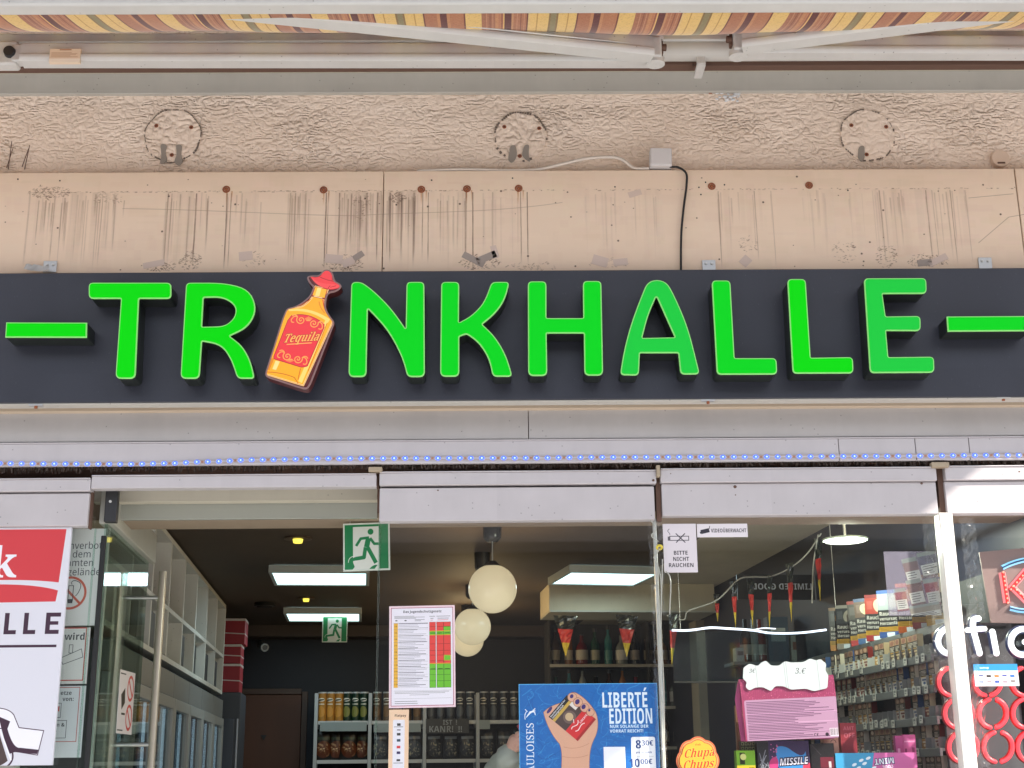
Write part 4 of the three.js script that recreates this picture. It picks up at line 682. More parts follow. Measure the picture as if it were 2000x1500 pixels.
// ---------- snack rack on the back wall ----------
{
  const T = 7.25, rk = thing('snack_rack', 'grey metal rack with four bays of snacks on the back wall', 'rack', room(0, 0, 0), TURN), gm = mat(col(0.42, 0.43, 0.44), 0.4);
  const us = [616, 722, 829, 933, 1040].map((u) => sOf(onT(u, 1440, T))), ys = [1408, 1484, 1560].map((v) => onT(720, v, T).y), D = 0.3;
  us.forEach((s) => { part('upright', moved(box(0.03, 2.3, 0.04, 0.002), s, 1.15, -T), gm, rk); part('upright', moved(box(0.03, 2.3, 0.04, 0.002), s, 1.15, -T - D), gm, rk); });
  for (let b = 0; b < 4; b++) for (const y of ys) { const w = us[b + 1] - us[b] - 0.034; part('shelf_board', moved(box(w, 0.022, D, 0.002), (us[b] + us[b + 1]) / 2, y - 0.011, -T - D / 2), gm, rk); part('price_rail', moved(box(w, 0.03, 0.008, 0.001), (us[b] + us[b + 1]) / 2, y - 0.014, -T + 0.005), mat(col(0.5, 0.5, 0.5), 0.3), rk); }
  // crisp tubes
  const tubeTex = (base, patch, dark) => canvasTex(128, 256, (g) => { g.fillStyle = base; g.fillRect(0, 0, 128, 256); for (const x of [20, 84]) { g.fillStyle = '#e9e4d6'; g.beginPath(); g.ellipse(x + 12, 60, 20, 16, 0, 0, 7); g.fill(); g.fillStyle = dark; g.beginPath(); g.ellipse(x + 12, 62, 18, 7, -0.2, 0, 7); g.fill(); g.fillStyle = '#ded8c8'; g.fillRect(x - 4, 96, 34, 9); g.fillStyle = patch; g.beginPath(); g.ellipse(x + 12, 170, 22, 50, 0, 0, 7); g.fill(); } });
  const kinds = [['orange', tubeTex('#a8722c', '#c98a3a', '#2a1708')], ['dark green', tubeTex('#0e2a1c', '#7d7a3c', '#07130c')], ['brown', tubeTex('#5a4632', '#7b5a3a', '#1d140c')], ['grey', tubeTex('#35383c', '#565a5e', '#141618')]].map(([n, t]) => [n, mat(0xffffff, 0.4, { map: t })]);
  const cg = new THREE.CylinderGeometry(0.036, 0.036, 0.235, 20), lid = new THREE.CylinderGeometry(0.038, 0.038, 0.012, 20), lm = mat(col(0.5, 0.5, 0.5), 0.3);
  const plan = [[0, 0, 0, 1, 1, 1], [2, 2, 2, 2, 2], [3, 3, 3, 3, 3], [3, 3, 3, 3, 3]];
  plan.forEach((row, b) => row.forEach((k, i) => {
    const w = us[b + 1] - us[b], pl = ['first', 'second', 'third', 'fourth', 'fifth'][b ? i : i % 3], o = thing('crisp_tube', [`orange crisp tube, ${pl} from left in the first rack bay`, `dark green crisp tube, ${pl} of the green ones in the first rack bay`, `brown crisp tube, ${pl} from left in the second rack bay`, b === 2 ? `dim grey crisp tube, ${pl} from left in the third rack bay` : `dim grey crisp tube, ${pl} from left in the last rack bay`][k], 'crisp tube', room(us[b] + w * (i + 0.7) / (row.length + 0.4), ys[0], T + 0.06), TURN, ['orange crisp tubes', 'dark green crisp tubes', 'brown crisp tubes', b === 2 ? 'grey crisp tubes in the third bay' : 'grey crisp tubes in the last bay'][k]);
    const c = part('tube_body', cg, kinds[k][1], o, V(0, 0.1185, 0)); c.rotation.y = 1.2; part('lid', lid, lm, o, V(0, 0.241, 0));
  }));
  // bags
  const bagTex = (a, b, c) => canvasTex(128, 160, (g) => { g.fillStyle = a; g.fillRect(0, 0, 128, 160); g.fillStyle = b; g.beginPath(); g.ellipse(64, 104, 50, 44, 0, 0, 7); g.fill(); g.fillStyle = c; g.fillRect(24, 40, 80, 14); for (let i = 0; i < 26; i++) { g.fillStyle = `rgba(240,220,170,${rr(0.1, 0.5)})`; g.beginPath(); g.ellipse(rr(25, 100), rr(76, 138), rr(4, 10), rr(2, 5), rr(0, 3), 0, 7); g.fill(); } });
  const bagM = [bagTex('#1c1512', '#5a2a14', '#2b3a26'), bagTex('#20242a', '#3a4048', '#6a7078'), bagTex('#16181c', '#2a2d33', '#7a7f84')].map((t) => mat(0xffffff, 0.28, { map: t }));
  const pil = (() => { const g = new THREE.PlaneGeometry(0.17, 0.26, 10, 14), h = g.clone(); for (const [q, s] of [[g, 1], [h, -1]]) { const p = q.attributes.position; for (let i = 0; i < p.count; i++) { const x = p.getX(i) / 0.085, y = p.getY(i) / 0.13; const f = Math.pow(Math.max(0, 1 - x * x), 0.5) * Math.pow(Math.max(0, 1 - y * y * 0.98), 0.45); p.setZ(i, s * (0.045 * f + 0.004 * Math.sin(9 * x + 5 * y) * f)); } if (s < 0) { const ix = q.index.array; for (let i = 0; i < ix.length; i += 3) { const t = ix[i]; ix[i] = ix[i + 1]; ix[i + 1] = t; } } q.computeVertexNormals(); } return merge([g, h]); })();
  [[0, 4, 0], [1, 3, 1], [2, 3, 2], [3, 3, 2]].forEach(([b, n, k]) => { for (let i = 0; i < n; i++) { const w = us[b + 1] - us[b]; const o = single('snack_bag', ['shiny brown snack bag', 'grey snack bag', 'dim dark snack bag', 'dim dark snack bag'][b] + `, ${['first', 'second', 'third', 'fourth'][i]} from left on the middle shelf of the ${['first', 'second', 'third', 'last'][b]} rack bay`, 'snack bag', pil, bagM[k], room(us[b] + w * (i + 0.6) / (n + 0.2), ys[1] + 0.128, T + 0.08 + 0.02 * (i % 2)), TURN + rr(-0.15, 0.15), 'snack bags in bay ' + ['one', 'two', 'three', 'four'][b]); o.rotation.z = rr(-0.06, 0.06); } });
  // shelf cards
  const a = onT(832, 1404, T - 0.03), c = onT(916, 1432, T - 0.03);
  const card = single('shelf_card', 'dark shelf card with jagged white lettering hanging in the third rack bay', 'card', printed(new THREE.BoxGeometry(sOf(c) - sOf(a), a.y - c.y, 0.004)), mat(0xffffff, 0.5, { map: canvasTex(336, 112, (g) => { g.fillStyle = '#23262a'; g.fillRect(0, 0, 336, 112); words(g, 'IST', 130, 46, 52, '#8b8f92'); words(g, '!', 230, 46, 52, '#8b8f92'); words(g, 'KANR!', 20, 102, 66, '#8b8f92'); words(g, '!!', 250, 102, 60, '#8b8f92'); }) }), room((sOf(a) + sOf(c)) / 2, (a.y + c.y) / 2, T - 0.03), TURN);
  for (const [u0, u1, v0, v1, lab] of [[625, 716, 1411, 1428, 'pale price card hanging under the crisp tubes of the first bay'], [730, 822, 1413, 1430, 'pale price card hanging under the crisp tubes of the second bay'], [936, 957, 1406, 1424, 'small grey price card in the last rack bay']]) { const p = onT(u0, v0, T - 0.02), q = onT(u1, v1, T - 0.02); single('price_card', lab, 'card', box(sOf(q) - sOf(p), p.y - q.y, 0.004, 0.001), mat(col(0.25, 0.29, 0.29), 0.4), room((sOf(p) + sOf(q)) / 2, (p.y + q.y) / 2, T - 0.02), TURN); }
}

// ---------- bottle shelves at the back right ----------
{
  const T = 6.3, s0 = sOf(onT(1075, 1380, T)), s1 = sOf(onT(1367, 1380, T)), ys = [1297, 1379, 1458].map((v) => onT(1300, v, T).y), D = 0.26;
  const bs = thing('bottle_shelf', 'dark wall shelf with pale edges holding spirit bottles', 'shelf', room(0, 0, 0), TURN), edge = mat(col(0.36, 0.34, 0.29), 0.5), dk = mat(col(0.03, 0.028, 0.026), 0.7);
  part('back_panel', moved(box(s1 - s0, ys[0] + 0.35 - ys[2], 0.02, 0), (s0 + s1) / 2, (ys[0] + 0.35 + ys[2]) / 2, -T - D), dk, bs);
  ys.forEach((y) => { part('shelf_board', moved(box(s1 - s0, 0.02, D, 0.002), (s0 + s1) / 2, y - 0.012, -T - D / 2), dk, bs); part('shelf_edge', moved(box(s1 - s0, 0.024, 0.012, 0.001), (s0 + s1) / 2, y - 0.012, -T + 0.006), edge, bs); });
  for (const s of [s0, (s0 + s1 * 2) / 3, s1]) part('side_panel', moved(box(0.02, ys[0] + 0.35 - ys[2], D, 0.002), s, (ys[0] + 0.35 + ys[2]) / 2, -T - D / 2), dk, bs);
  part('leg', moved(box(s1 - s0, ys[2] - 0.03, 0.03, 0), (s0 + s1) / 2, (ys[2] - 0.03) / 2, -T - D + 0.02), dk, bs);
  const lathe = (p) => new THREE.LatheGeometry(p.map(([x, y]) => new THREE.Vector2(x, y)), 20);
  const forms = [lathe([[0, 0], [0.038, 0], [0.04, 0.01], [0.04, 0.17], [0.03, 0.2], [0.014, 0.225], [0.013, 0.29], [0, 0.29]]), lathe([[0, 0], [0.05, 0], [0.052, 0.012], [0.05, 0.14], [0.035, 0.17], [0.016, 0.19], [0.016, 0.24], [0, 0.24]]), lathe([[0, 0], [0.032, 0], [0.034, 0.008], [0.033, 0.2], [0.012, 0.25], [0.011, 0.31], [0, 0.31]])];
  const cols = [[['dark brown', 0.04, 0.015, 0.008], [0.3, 0.26, 0.18]], [['clear', 0.18, 0.2, 0.2], [0.5, 0.5, 0.48]], [['deep green', 0.01, 0.05, 0.03], [0.3, 0.3, 0.24]], [['amber', 0.2, 0.08, 0.02], [0.4, 0.35, 0.25]], [['black', 0.012, 0.012, 0.014], [0.25, 0.22, 0.2]], [['turquoise', 0.03, 0.16, 0.17], [0.05, 0.2, 0.2]], [['dark red', 0.12, 0.012, 0.014], [0.4, 0.38, 0.34]]].map(([[n, ...c], l]) => [n, mat(col(...c), 0.15), mat(col(...l), 0.5)]);
  const tier = ['top', 'middle', 'bottom'], nb = [11, 11, 11], ordn = ['leftmost', 'second', 'third', 'fourth', 'fifth', 'sixth', 'seventh', 'eighth', 'ninth', 'tenth', 'last'];
  ys.forEach((y, j) => { for (let i = 0; i < 11; i++) { const f = (i * 2 + j) % 3, c = cols[(i * 3 + j * 2) % 7], o = thing('spirit_bottle', `${c[0]} spirit bottle, ${ordn[i]} on the ${tier[j]} bottle shelf`, 'bottle', room(s0 + (s1 - s0) * (i + 0.55) / 11.1, y + 0.0, T + 0.1), TURN, 'spirit bottles on the back shelf'); part('bottle_glass', forms[f], c[1], o); part('label', new THREE.CylinderGeometry([0.0407, 0.0527, 0.0345][f], [0.0407, 0.0527, 0.0345][f], 0.08, 20, 1, true), c[2], o, V(0, 0.08, 0)); part('stopper', new THREE.CylinderGeometry(0.0155, 0.0155, 0.03, 12), M.black, o, V(0, [0.285, 0.235, 0.305][f], 0)); } });
}

// ---------- cigarette shelf along the right wall ----------
{
  const fs = 1.66, t0 = 0.12, t1 = 1.95, y = [2.145, 2.03, 1.915, 1.80, 1.685, 1.57], D = 0.3, dk = mat(col(0.045, 0.05, 0.055), 0.5), rail = mat(col(0.075, 0.085, 0.09), 0.4);
  const cs = thing('cigarette_shelf', 'dark tiered shelf full of cigarette packs on the right wall', 'shelf', room(0, 0, 0), TURN);
  part('back_panel', moved(box(0.02, 1.5, t1 - t0, 0), fs + D + 0.01, 1.6, -(t0 + t1) / 2), dk, cs);
  y.forEach((h, i) => { const w = i === 0 ? 0.24 : D; part('shelf_board', moved(box(w, 0.012, t1 - t0, 0.002), fs + D - w / 2, h - 0.007, -(t0 + t1) / 2), dk, cs); for (const [a, b] of [[t0, 0.86], [0.885, t1]]) part('front_rail', moved(box(0.012, 0.03, b - a, 0.002), fs + D - w - 0.004, h - 0.016, -(a + b) / 2), rail, cs); });
  for (const t of [t0, 0.87, t1]) part('side_panel', moved(box(D, 1.4, 0.015, 0.002), fs + D / 2 + 0.02, 1.42, -t), dk, cs);
  part('plinth', moved(box(D, 0.7, t1 - t0, 0.003), fs + D / 2 + 0.02, 0.35, -(t0 + t1) / 2), dk, cs);
  const dividers = []; for (let j = 1; j < 6; j++) for (let k = 0; k < 30; k++) dividers.push(moved(new THREE.BoxGeometry(0.1, 0.04, 0.002), fs + 0.055, y[j] + 0.02, -(t0 + 0.04 + k * 0.0605)));
  part('pack_dividers', merge(dividers), mat(col(0.25, 0.26, 0.25), 0.3), cs).userData.kind = 'stuff';
  // packs: eight prints on one sheet
  const pal = [['#7a1f1c', '#d8c9a8'], ['#e0ddd2', '#3b5a8c'], ['#26384f', '#c9c3b0'], ['#b98a3c', '#efe6cc'], ['#2c5a4c', '#d9d2bd'], ['#8a3b36', '#e6dfd0'], ['#ddd6c4', '#7c2f2c'], ['#4a3a30', '#cdbb96']];
  const names = ['dark red', 'white and blue', 'navy', 'golden', 'green', 'rusty red', 'cream', 'brown'];
  const at8 = canvasTex(512, 192, (g) => pal.forEach(([a, b], i) => { g.save(); g.translate((i % 8) * 64, 0); g.fillStyle = a; g.fillRect(0, 0, 64, 192); g.fillStyle = '#1a1613'; g.fillRect(0, 0, 64, 116); g.fillStyle = ['#7d5a44', '#a8876a', '#6a4a3c'][i % 3]; g.fillRect(3, 4, 58, 50); g.fillStyle = ['#c9a58a', '#8a5a4c', '#d8c4ae'][i % 3]; g.beginPath(); g.ellipse(32, 30, 18, 20, i, 0, 7); g.fill(); lines(g, 6, 66, 52, 4, 11, '#d8d2c2', 5, 0.4); g.fillStyle = '#d2a63a'; g.fillRect(0, 112, 64, 6); g.fillStyle = b; g.fillRect(10, 132, 44, 14); g.beginPath(); g.arc(32, 166, 12, 0, 7); g.fill(); g.restore(); }));
  const pm = mat(col(0.62, 0.62, 0.62), 0.35, { map: at8 });
  const geos = pal.map((_, i) => { const g = new THREE.BoxGeometry(0.024, 0.088, 0.055), uv = g.attributes.uv, n = g.attributes.normal; for (let k = 0; k < uv.count; k++) { const f = n.getX(k) < -0.9; uv.setXY(k, (i + (f ? 0.02 + 0.96 * uv.getX(k) : 0.5)) / 8, f ? uv.getY(k) : 0.1 + 0.05 * uv.getY(k)); } return g; });
  const tn = ['', 'upper', 'second', 'third', 'fourth', 'lowest'];
  const nth = (n) => n + (n % 10 === 1 && n !== 11 ? 'st' : n % 10 === 2 && n !== 12 ? 'nd' : n % 10 === 3 && n !== 13 ? 'rd' : 'th');
  for (let j = 1; j < 6; j++) { let k = 0, kind = Math.floor(rnd() * 8); while (k < 29) { if (rnd() < 0.45) kind = Math.floor(rnd() * 8); const h = y[j]; if (rnd() < 0.1) { k++; continue; } single('cigarette_pack', `${names[kind]} cigarette pack, ${nth(k + 1)} from the window on the ${tn[j]} pack tier`, 'cigarette pack', geos[kind], pm, room(fs + 0.02 + (rnd() < 0.3 ? rr(0.01, 0.06) : rr(0, 0.008)), h + 0.044, t0 + 0.07 + k * 0.0605 + rr(-0.002, 0.002)), TURN + rr(-0.06, 0.06), `${names[kind]} packs on the ${tn[j]} tier`); k++; } }
  // price tags along the rails
  const tagM = mat(0xffffff, 0.5, { map: canvasTex(64, 64, (g) => { g.fillStyle = '#9c9e98'; g.fillRect(0, 0, 64, 64); g.fillStyle = '#55585a'; g.fillRect(10, 12, 44, 18); g.fillRect(10, 38, 30, 8); }) }), tg = printed(new THREE.BoxGeometry(0.032, 0.03, 0.002)).rotateY(-Math.PI / 2);
  for (let j = 1; j < 6; j++) for (let k = 0; k < 29; k++) if (rnd() < 0.62) { const q = part('price_tag', tg, tagM, cs, V(fs - 0.014, y[j] - 0.012 + rr(-0.004, 0.005), -(t0 + 0.07 + k * 0.0605 + rr(-0.012, 0.012)))); q.rotation.x = rr(-0.06, 0.06); }
  // big display packs standing on the top tier
  const big = [[1638, '#6c4a22', '#2a2f33', '#c58a3a', '#b07a34', 'tan display pack at the far end of the top tier'], [1652, '#8f8d86', '#2d3236', '#8c887c', '#8d897e', 'pale display pack second from the far end of the top tier'], [1678, '#8c2f2c', '#43413c', '#d8cfc2', '#a8383a', 'red display pack with glass print on the top tier'], [1692, '#2a4a74', '#5d4637', '#d9c9a0', '#3d5f8c', 'blue display pack with grey print on the top tier'], [1712, '#7c1d1f', '#9c3326', '#c9b7a0', '#8d2426', 'dark red display pack in the middle of the top tier'], [1738, '#1f4a8c', '#8d979a', '#a9aca8', '#2a4880', 'blue display pack with pale face print on the top tier'], [1776, '#a8521f', '#5c221c', '#a8845c', '#a8521f', 'orange display pack on the top tier'], [1806, '#7c2026', '#5a3a30', '#c9a48c', '#8a2a2c', 'maroon display pack right of the orange one'], [1832, '#b8901f', '#2a2a2c', '#c9c3a0', '#b8901f', 'yellow display pack at the near end of the top tier']];
  big.forEach(([u, edge, pic, tone, foot, label], i) => {
    const p = onS(u, 1270, fs + 0.07), tex = canvasTex(128, 220, (g) => { g.fillStyle = '#15181a'; g.fillRect(0, 0, 128, 220); g.fillStyle = edge; g.fillRect(0, 0, 128, 16); g.fillStyle = pic; g.fillRect(0, 16, 128, 76); g.fillStyle = tone; g.beginPath(); g.ellipse(60 + (i % 3) * 12, 54, 26, 32, i * 0.7, 0, 7); g.fill(); g.fillStyle = '#ffffff22'; g.fillRect(10, 30, 30, 40); words(g, 'Rauchen', 6, 118, 25, '#b9b7b0'); words(g, 'verursacht', 6, 140, 22, '#b9b7b0'); words(g, 'Herzanfälle', 6, 161, 21, '#b9b7b0'); g.fillStyle = '#a8801c'; g.fillRect(0, 170, 128, 22); lines(g, 6, 174, 116, 3, 6, '#4a3810', 2, 0.3); g.fillStyle = foot; g.fillRect(0, 192, 128, 28); g.fillStyle = '#c9d6df'; g.fillRect(40, 196, 40, 20); });
    const o = single('display_pack', label, 'display pack', printed(new THREE.BoxGeometry(0.105, 0.2, 0.03)), mat(col(0.6, 0.6, 0.6), 0.35, { map: tex }), room(fs + 0.09, y[0] + 0.1, Math.max(0.2, tOf(p))), TURN - 0.55 + rr(-0.12, 0.12), 'oversize display packs on the top tier'); o.rotation.z = rr(-0.03, 0.05);
  });
}

// ---------- side shelf behind the pennants with boxes and bottles ----------
{
  const T = 3.0, p0 = onT(1432, 1292, T), p1 = onT(1660, 1292, T), y = p0.y, s0 = sOf(p0), s1 = sOf(p1), sh = thing('side_shelf', 'grey shelf board below the pennants with boxes and bottles', 'shelf', room(0, 0, 0), TURN);
  part('shelf_board', moved(box(s1 - s0 + 0.1, 0.02, 0.22, 0.003), (s0 + s1) / 2 + 0.05, y - 0.011, -T - 0.1), mat(col(0.3, 0.31, 0.31), 0.5), sh); for (const k of [0.1, 0.9]) part('post', moved(box(0.03, y - 0.02, 0.03, 0.003), s0 + (s1 - s0) * k, (y - 0.02) / 2, -T - 0.18), mat(col(0.08, 0.08, 0.09), 0.5), sh);
  const bx = (name, label, u0, u1, v0, c, stripe, t = T + 0.06) => { const a = onT(u0, v0, t), b = onT(u1, v0, t), w = sOf(b) - sOf(a), h = a.y - y, o = thing(name, label, 'box', room((sOf(a) + sOf(b)) / 2, y, t), TURN, 'boxes on the side shelf'); part('box_body', moved(box(w, h, 0.08, 0.003), 0, h / 2, 0), mat(c, 0.45), o); part('label', moved(box(w * 0.7, h * 0.3, 0.003, 0), 0, h * 0.6, 0.0405), mat(stripe, 0.5), o); };
  bx('stored_box', 'maroon box on the side shelf, right of the pennants', 1592, 1640, 1182, col(0.3, 0.06, 0.07), col(0.45, 0.2, 0.2)); bx('stored_box', 'slate blue box on the side shelf', 1494, 1534, 1206, col(0.06, 0.1, 0.15), col(0.4, 0.45, 0.45)); bx('stored_box', 'pale tan box on the side shelf, left of the maroon box', 1564, 1590, 1188, col(0.42, 0.34, 0.24), col(0.3, 0.1, 0.1)); bx('stored_box', 'small white box at the left end of the side shelf', 1434, 1450, 1266, col(0.6, 0.6, 0.58), col(0.2, 0.2, 0.22)); bx('stored_box', 'cream carton on the side shelf beside the slate blue box', 1540, 1560, 1242, col(0.55, 0.5, 0.4), col(0.35, 0.1, 0.06));
  const bg = new THREE.LatheGeometry([[0, 0], [0.034, 0], [0.036, 0.01], [0.035, 0.15], [0.012, 0.2], [0.011, 0.25], [0, 0.25]].map(([a, b]) => new THREE.Vector2(a, b)), 20);
  [[1458, 'dark bottle first from left on the side shelf', [0.02, 0.02, 0.022]], [1474, 'pale bottle second on the side shelf', [0.3, 0.3, 0.27]], [1486, 'red bottle third on the side shelf', [0.22, 0.03, 0.02]]].forEach(([u, label, c]) => { const p = onT(u, 1280, T + 0.05), o = thing('shelf_bottle', label, 'bottle', room(sOf(p), y, T + 0.05), TURN, 'bottles on the side shelf'); part('bottle_glass', bg, mat(col(...c), 0.15), o); part('label', new THREE.CylinderGeometry(0.0366, 0.0366, 0.06, 20, 1, true), mat(col(0.5, 0.47, 0.4), 0.5), o, V(0, 0.07, 0)); });
}

// ---------- notices, posters and signs at the glass ----------
const ZG = -0.012;
// big board at the left edge
{
  const u0 = -250, u1 = 121, v0 = 1031, v1 = 1496, o = (u) => u - u0 - 20;
  const s = sheet('poster_board', 'white board with red field, letters LLE and a drawn hand', 'sign', u0, v0, u1, v1, 0.03, { th: 0.012, k: 3, bg: '#d2d2da', draw: (g, w, h) => {
    g.fillStyle = '#c8383f'; g.beginPath(); g.moveTo(0, 4); g.lineTo(o(131), 4); g.lineTo(o(124), 112); g.quadraticCurveTo(o(20), 98, 0, 118); g.fill();
    g.beginPath(); g.moveTo(0, 132); g.quadraticCurveTo(o(30), 100, o(124), 128); g.lineTo(o(121), 150); g.lineTo(0, 154); g.fill();
    words(g, 'k', o(-16), 101, 86, '#e6e4ea', 'serif', 'bold', 'left', 58);
    g.fillStyle = '#3a1f33'; const S = (x, y, a, b) => g.fillRect(o(x + 17), y, a, b);
    S(7, 172, 9, 42); S(7, 206, 24, 8); S(45, 172, 9, 42); S(45, 206, 24, 8); S(88, 172, 9, 42); S(88, 172, 29, 8); S(88, 189, 25, 7); S(88, 206, 27, 8); S(-247, 235, 360, 5);
    g.save(); g.translate(o(33), 350); g.lineJoin = g.lineCap = 'round'; g.fillStyle = '#e9e8ee'; g.strokeStyle = '#3a1f33'; g.lineWidth = 1.6;
    g.beginPath(); g.moveTo(-60, 10); g.quadraticCurveTo(10, -2, 26, 20); g.lineTo(38, 44); g.lineTo(86, 50); g.lineTo(78, 96); g.lineTo(30, 88); g.quadraticCurveTo(20, 70, 14, 46); g.lineTo(-60, 40); g.closePath(); g.fill(); g.stroke();
    g.fillStyle = '#3a1f33'; g.beginPath(); g.moveTo(-4, 22); g.lineTo(20, 32); g.lineTo(16, 46); g.quadraticCurveTo(30, 84, 44, 82); g.lineTo(79, 86); g.lineTo(77, 94); g.lineTo(34, 90); g.lineTo(22, 94); g.closePath(); g.fill();
    g.fillStyle = '#4a3a38'; g.beginPath(); g.moveTo(-30, 58); g.lineTo(0, 52); g.lineTo(22, 106); g.quadraticCurveTo(0, 126, -40, 116); g.fill(); g.strokeStyle = '#3a1f33'; g.lineWidth = 3; g.beginPath(); g.moveTo(30, 92); g.quadraticCurveTo(36, 112, 10, 124); g.quadraticCurveTo(-20, 136, -60, 118); g.stroke(); g.strokeStyle = '#e9e8ee'; g.lineWidth = 3; g.beginPath(); g.moveTo(2, 48); g.lineTo(28, 104); g.stroke();
    g.restore();
  } });
}
// papers behind the left pane
sheet('house_rules_notice', 'paper notice ending in verbot and gelände with a no smoking ring, behind left glass', 'notice', 40, 1033, 200, 1222, -0.06, { bg: '#c9cfc9', k: 4, draw: (g) => {
  const t = (s, x, y) => words(g, s, x, y, 18.5, '#3a4144', 'sans-serif', 'normal', 'right'); t('enverbot', 155, 40); t('dem', 135, 57); t('amten', 141, 74); t('gelände', 156, 92);
  g.strokeStyle = '#b4553e'; g.lineWidth = 4.5; g.beginPath(); g.arc(99, 126, 30, 0, 7); g.stroke(); g.beginPath(); g.moveTo(78, 105); g.lineTo(120, 147); g.stroke(); g.strokeStyle = '#41484a'; g.lineWidth = 1.4; g.strokeRect(96, 112, 9, 30); g.fillStyle = '#30383a'; g.fillRect(96, 138, 9, 8); g.beginPath(); g.moveTo(102, 110); g.bezierCurveTo(96, 100, 112, 100, 118, 108); g.bezierCurveTo(122, 114, 114, 130, 110, 132); g.stroke();
} });
sheet('video_notice', 'paper notice with the word wird and a camera drawing inside a red border', 'notice', 40, 1226, 173, 1336, -0.058, { bg: '#c4cbc4', k: 4, draw: (g, w, h) => {
  g.strokeStyle = '#a8402e'; g.lineWidth = 2; g.strokeRect(-10, 1, w + 2, h - 8); words(g, 'wird', 83, 24, 19, '#33393b'); g.strokeStyle = '#41484a'; g.lineWidth = 1.2; g.beginPath(); g.moveTo(78, 60); g.lineTo(118, 42); g.lineTo(122, 58); g.lineTo(84, 72); g.closePath(); g.stroke(); g.strokeRect(94, 34, 7, 16); g.strokeRect(74, 62, 7, 9);
} });
sheet('law_notice', 'paper notice with the word von in a thin frame, lowest behind left glass', 'notice', 30, 1340, 163, 1480, -0.06, { bg: '#bcc7c6', k: 4, draw: (g, w, h) => {
  g.strokeStyle = '#a05a50'; g.lineWidth = 1.5; g.strokeRect(-10, 3, w - 2, h - 34); words(g, 'etze', 106, 18, 11, '#3a4144', 'sans-serif', 'bold', 'right', 40); words(g, 'von:', 111, 30, 11, '#3a4144', 'sans-serif', 'bold', 'right'); g.strokeStyle = '#41484a'; g.lineWidth = 1.1; g.strokeRect(40, 34, 47, 28); g.strokeRect(40, 68, 60, 34); words(g, 'n &', 97, 80, 10, '#3a4144', 'sans-serif', 'bold', 'right'); words(g, 'r', 82, 94, 10, '#3a4144', 'sans-serif', 'bold', 'right'); g.fillStyle = '#b4453e'; g.fillRect(80, 40, 4, 10);
} });
// sticker on the open door
{
  const a = V(-1.468, 0, -0.5), y0 = onS(245, 1312, 0).y; const pA = meet(229, 1372, V(1, 0, 0), -1.469), pB = meet(259, 1372, V(1, 0, 0), -1.469), pT = meet(244, 1310, V(1, 0, 0), -1.469), pD = meet(244, 1434, V(1, 0, 0), -1.469);
  const tex = canvasTex(256, 256, (g) => { g.fillStyle = '#d4ccca'; g.fillRect(0, 0, 256, 256); g.strokeStyle = '#c0392f'; g.lineWidth = 12; for (const [x, y] of [[190, 68], [190, 188]]) { g.beginPath(); g.arc(x, y, 48, 0, 7); g.stroke(); g.beginPath(); g.moveTo(x - 34, y - 34); g.lineTo(x + 34, y + 34); g.stroke(); } g.fillStyle = '#1c1c1c'; g.beginPath(); g.moveTo(40, 100); g.lineTo(100, 70); g.lineTo(110, 130); g.lineTo(60, 160); g.fill(); g.fillRect(60, 172, 60, 8); g.fillRect(10, 12, 90, 5); g.fillRect(10, 240, 90, 5); });
  const st = single('door_sticker', 'white sticker with two red prohibition rings on the open glass door', 'sticker', printed(new THREE.BoxGeometry(pA.z - pB.z, pT.y - pD.y, 0.0015)), mat(0xffffff, 0.5, { map: tex }), V(-1.466, (pT.y + pD.y) / 2, (pA.z + pB.z) / 2), Math.PI / 2);
}
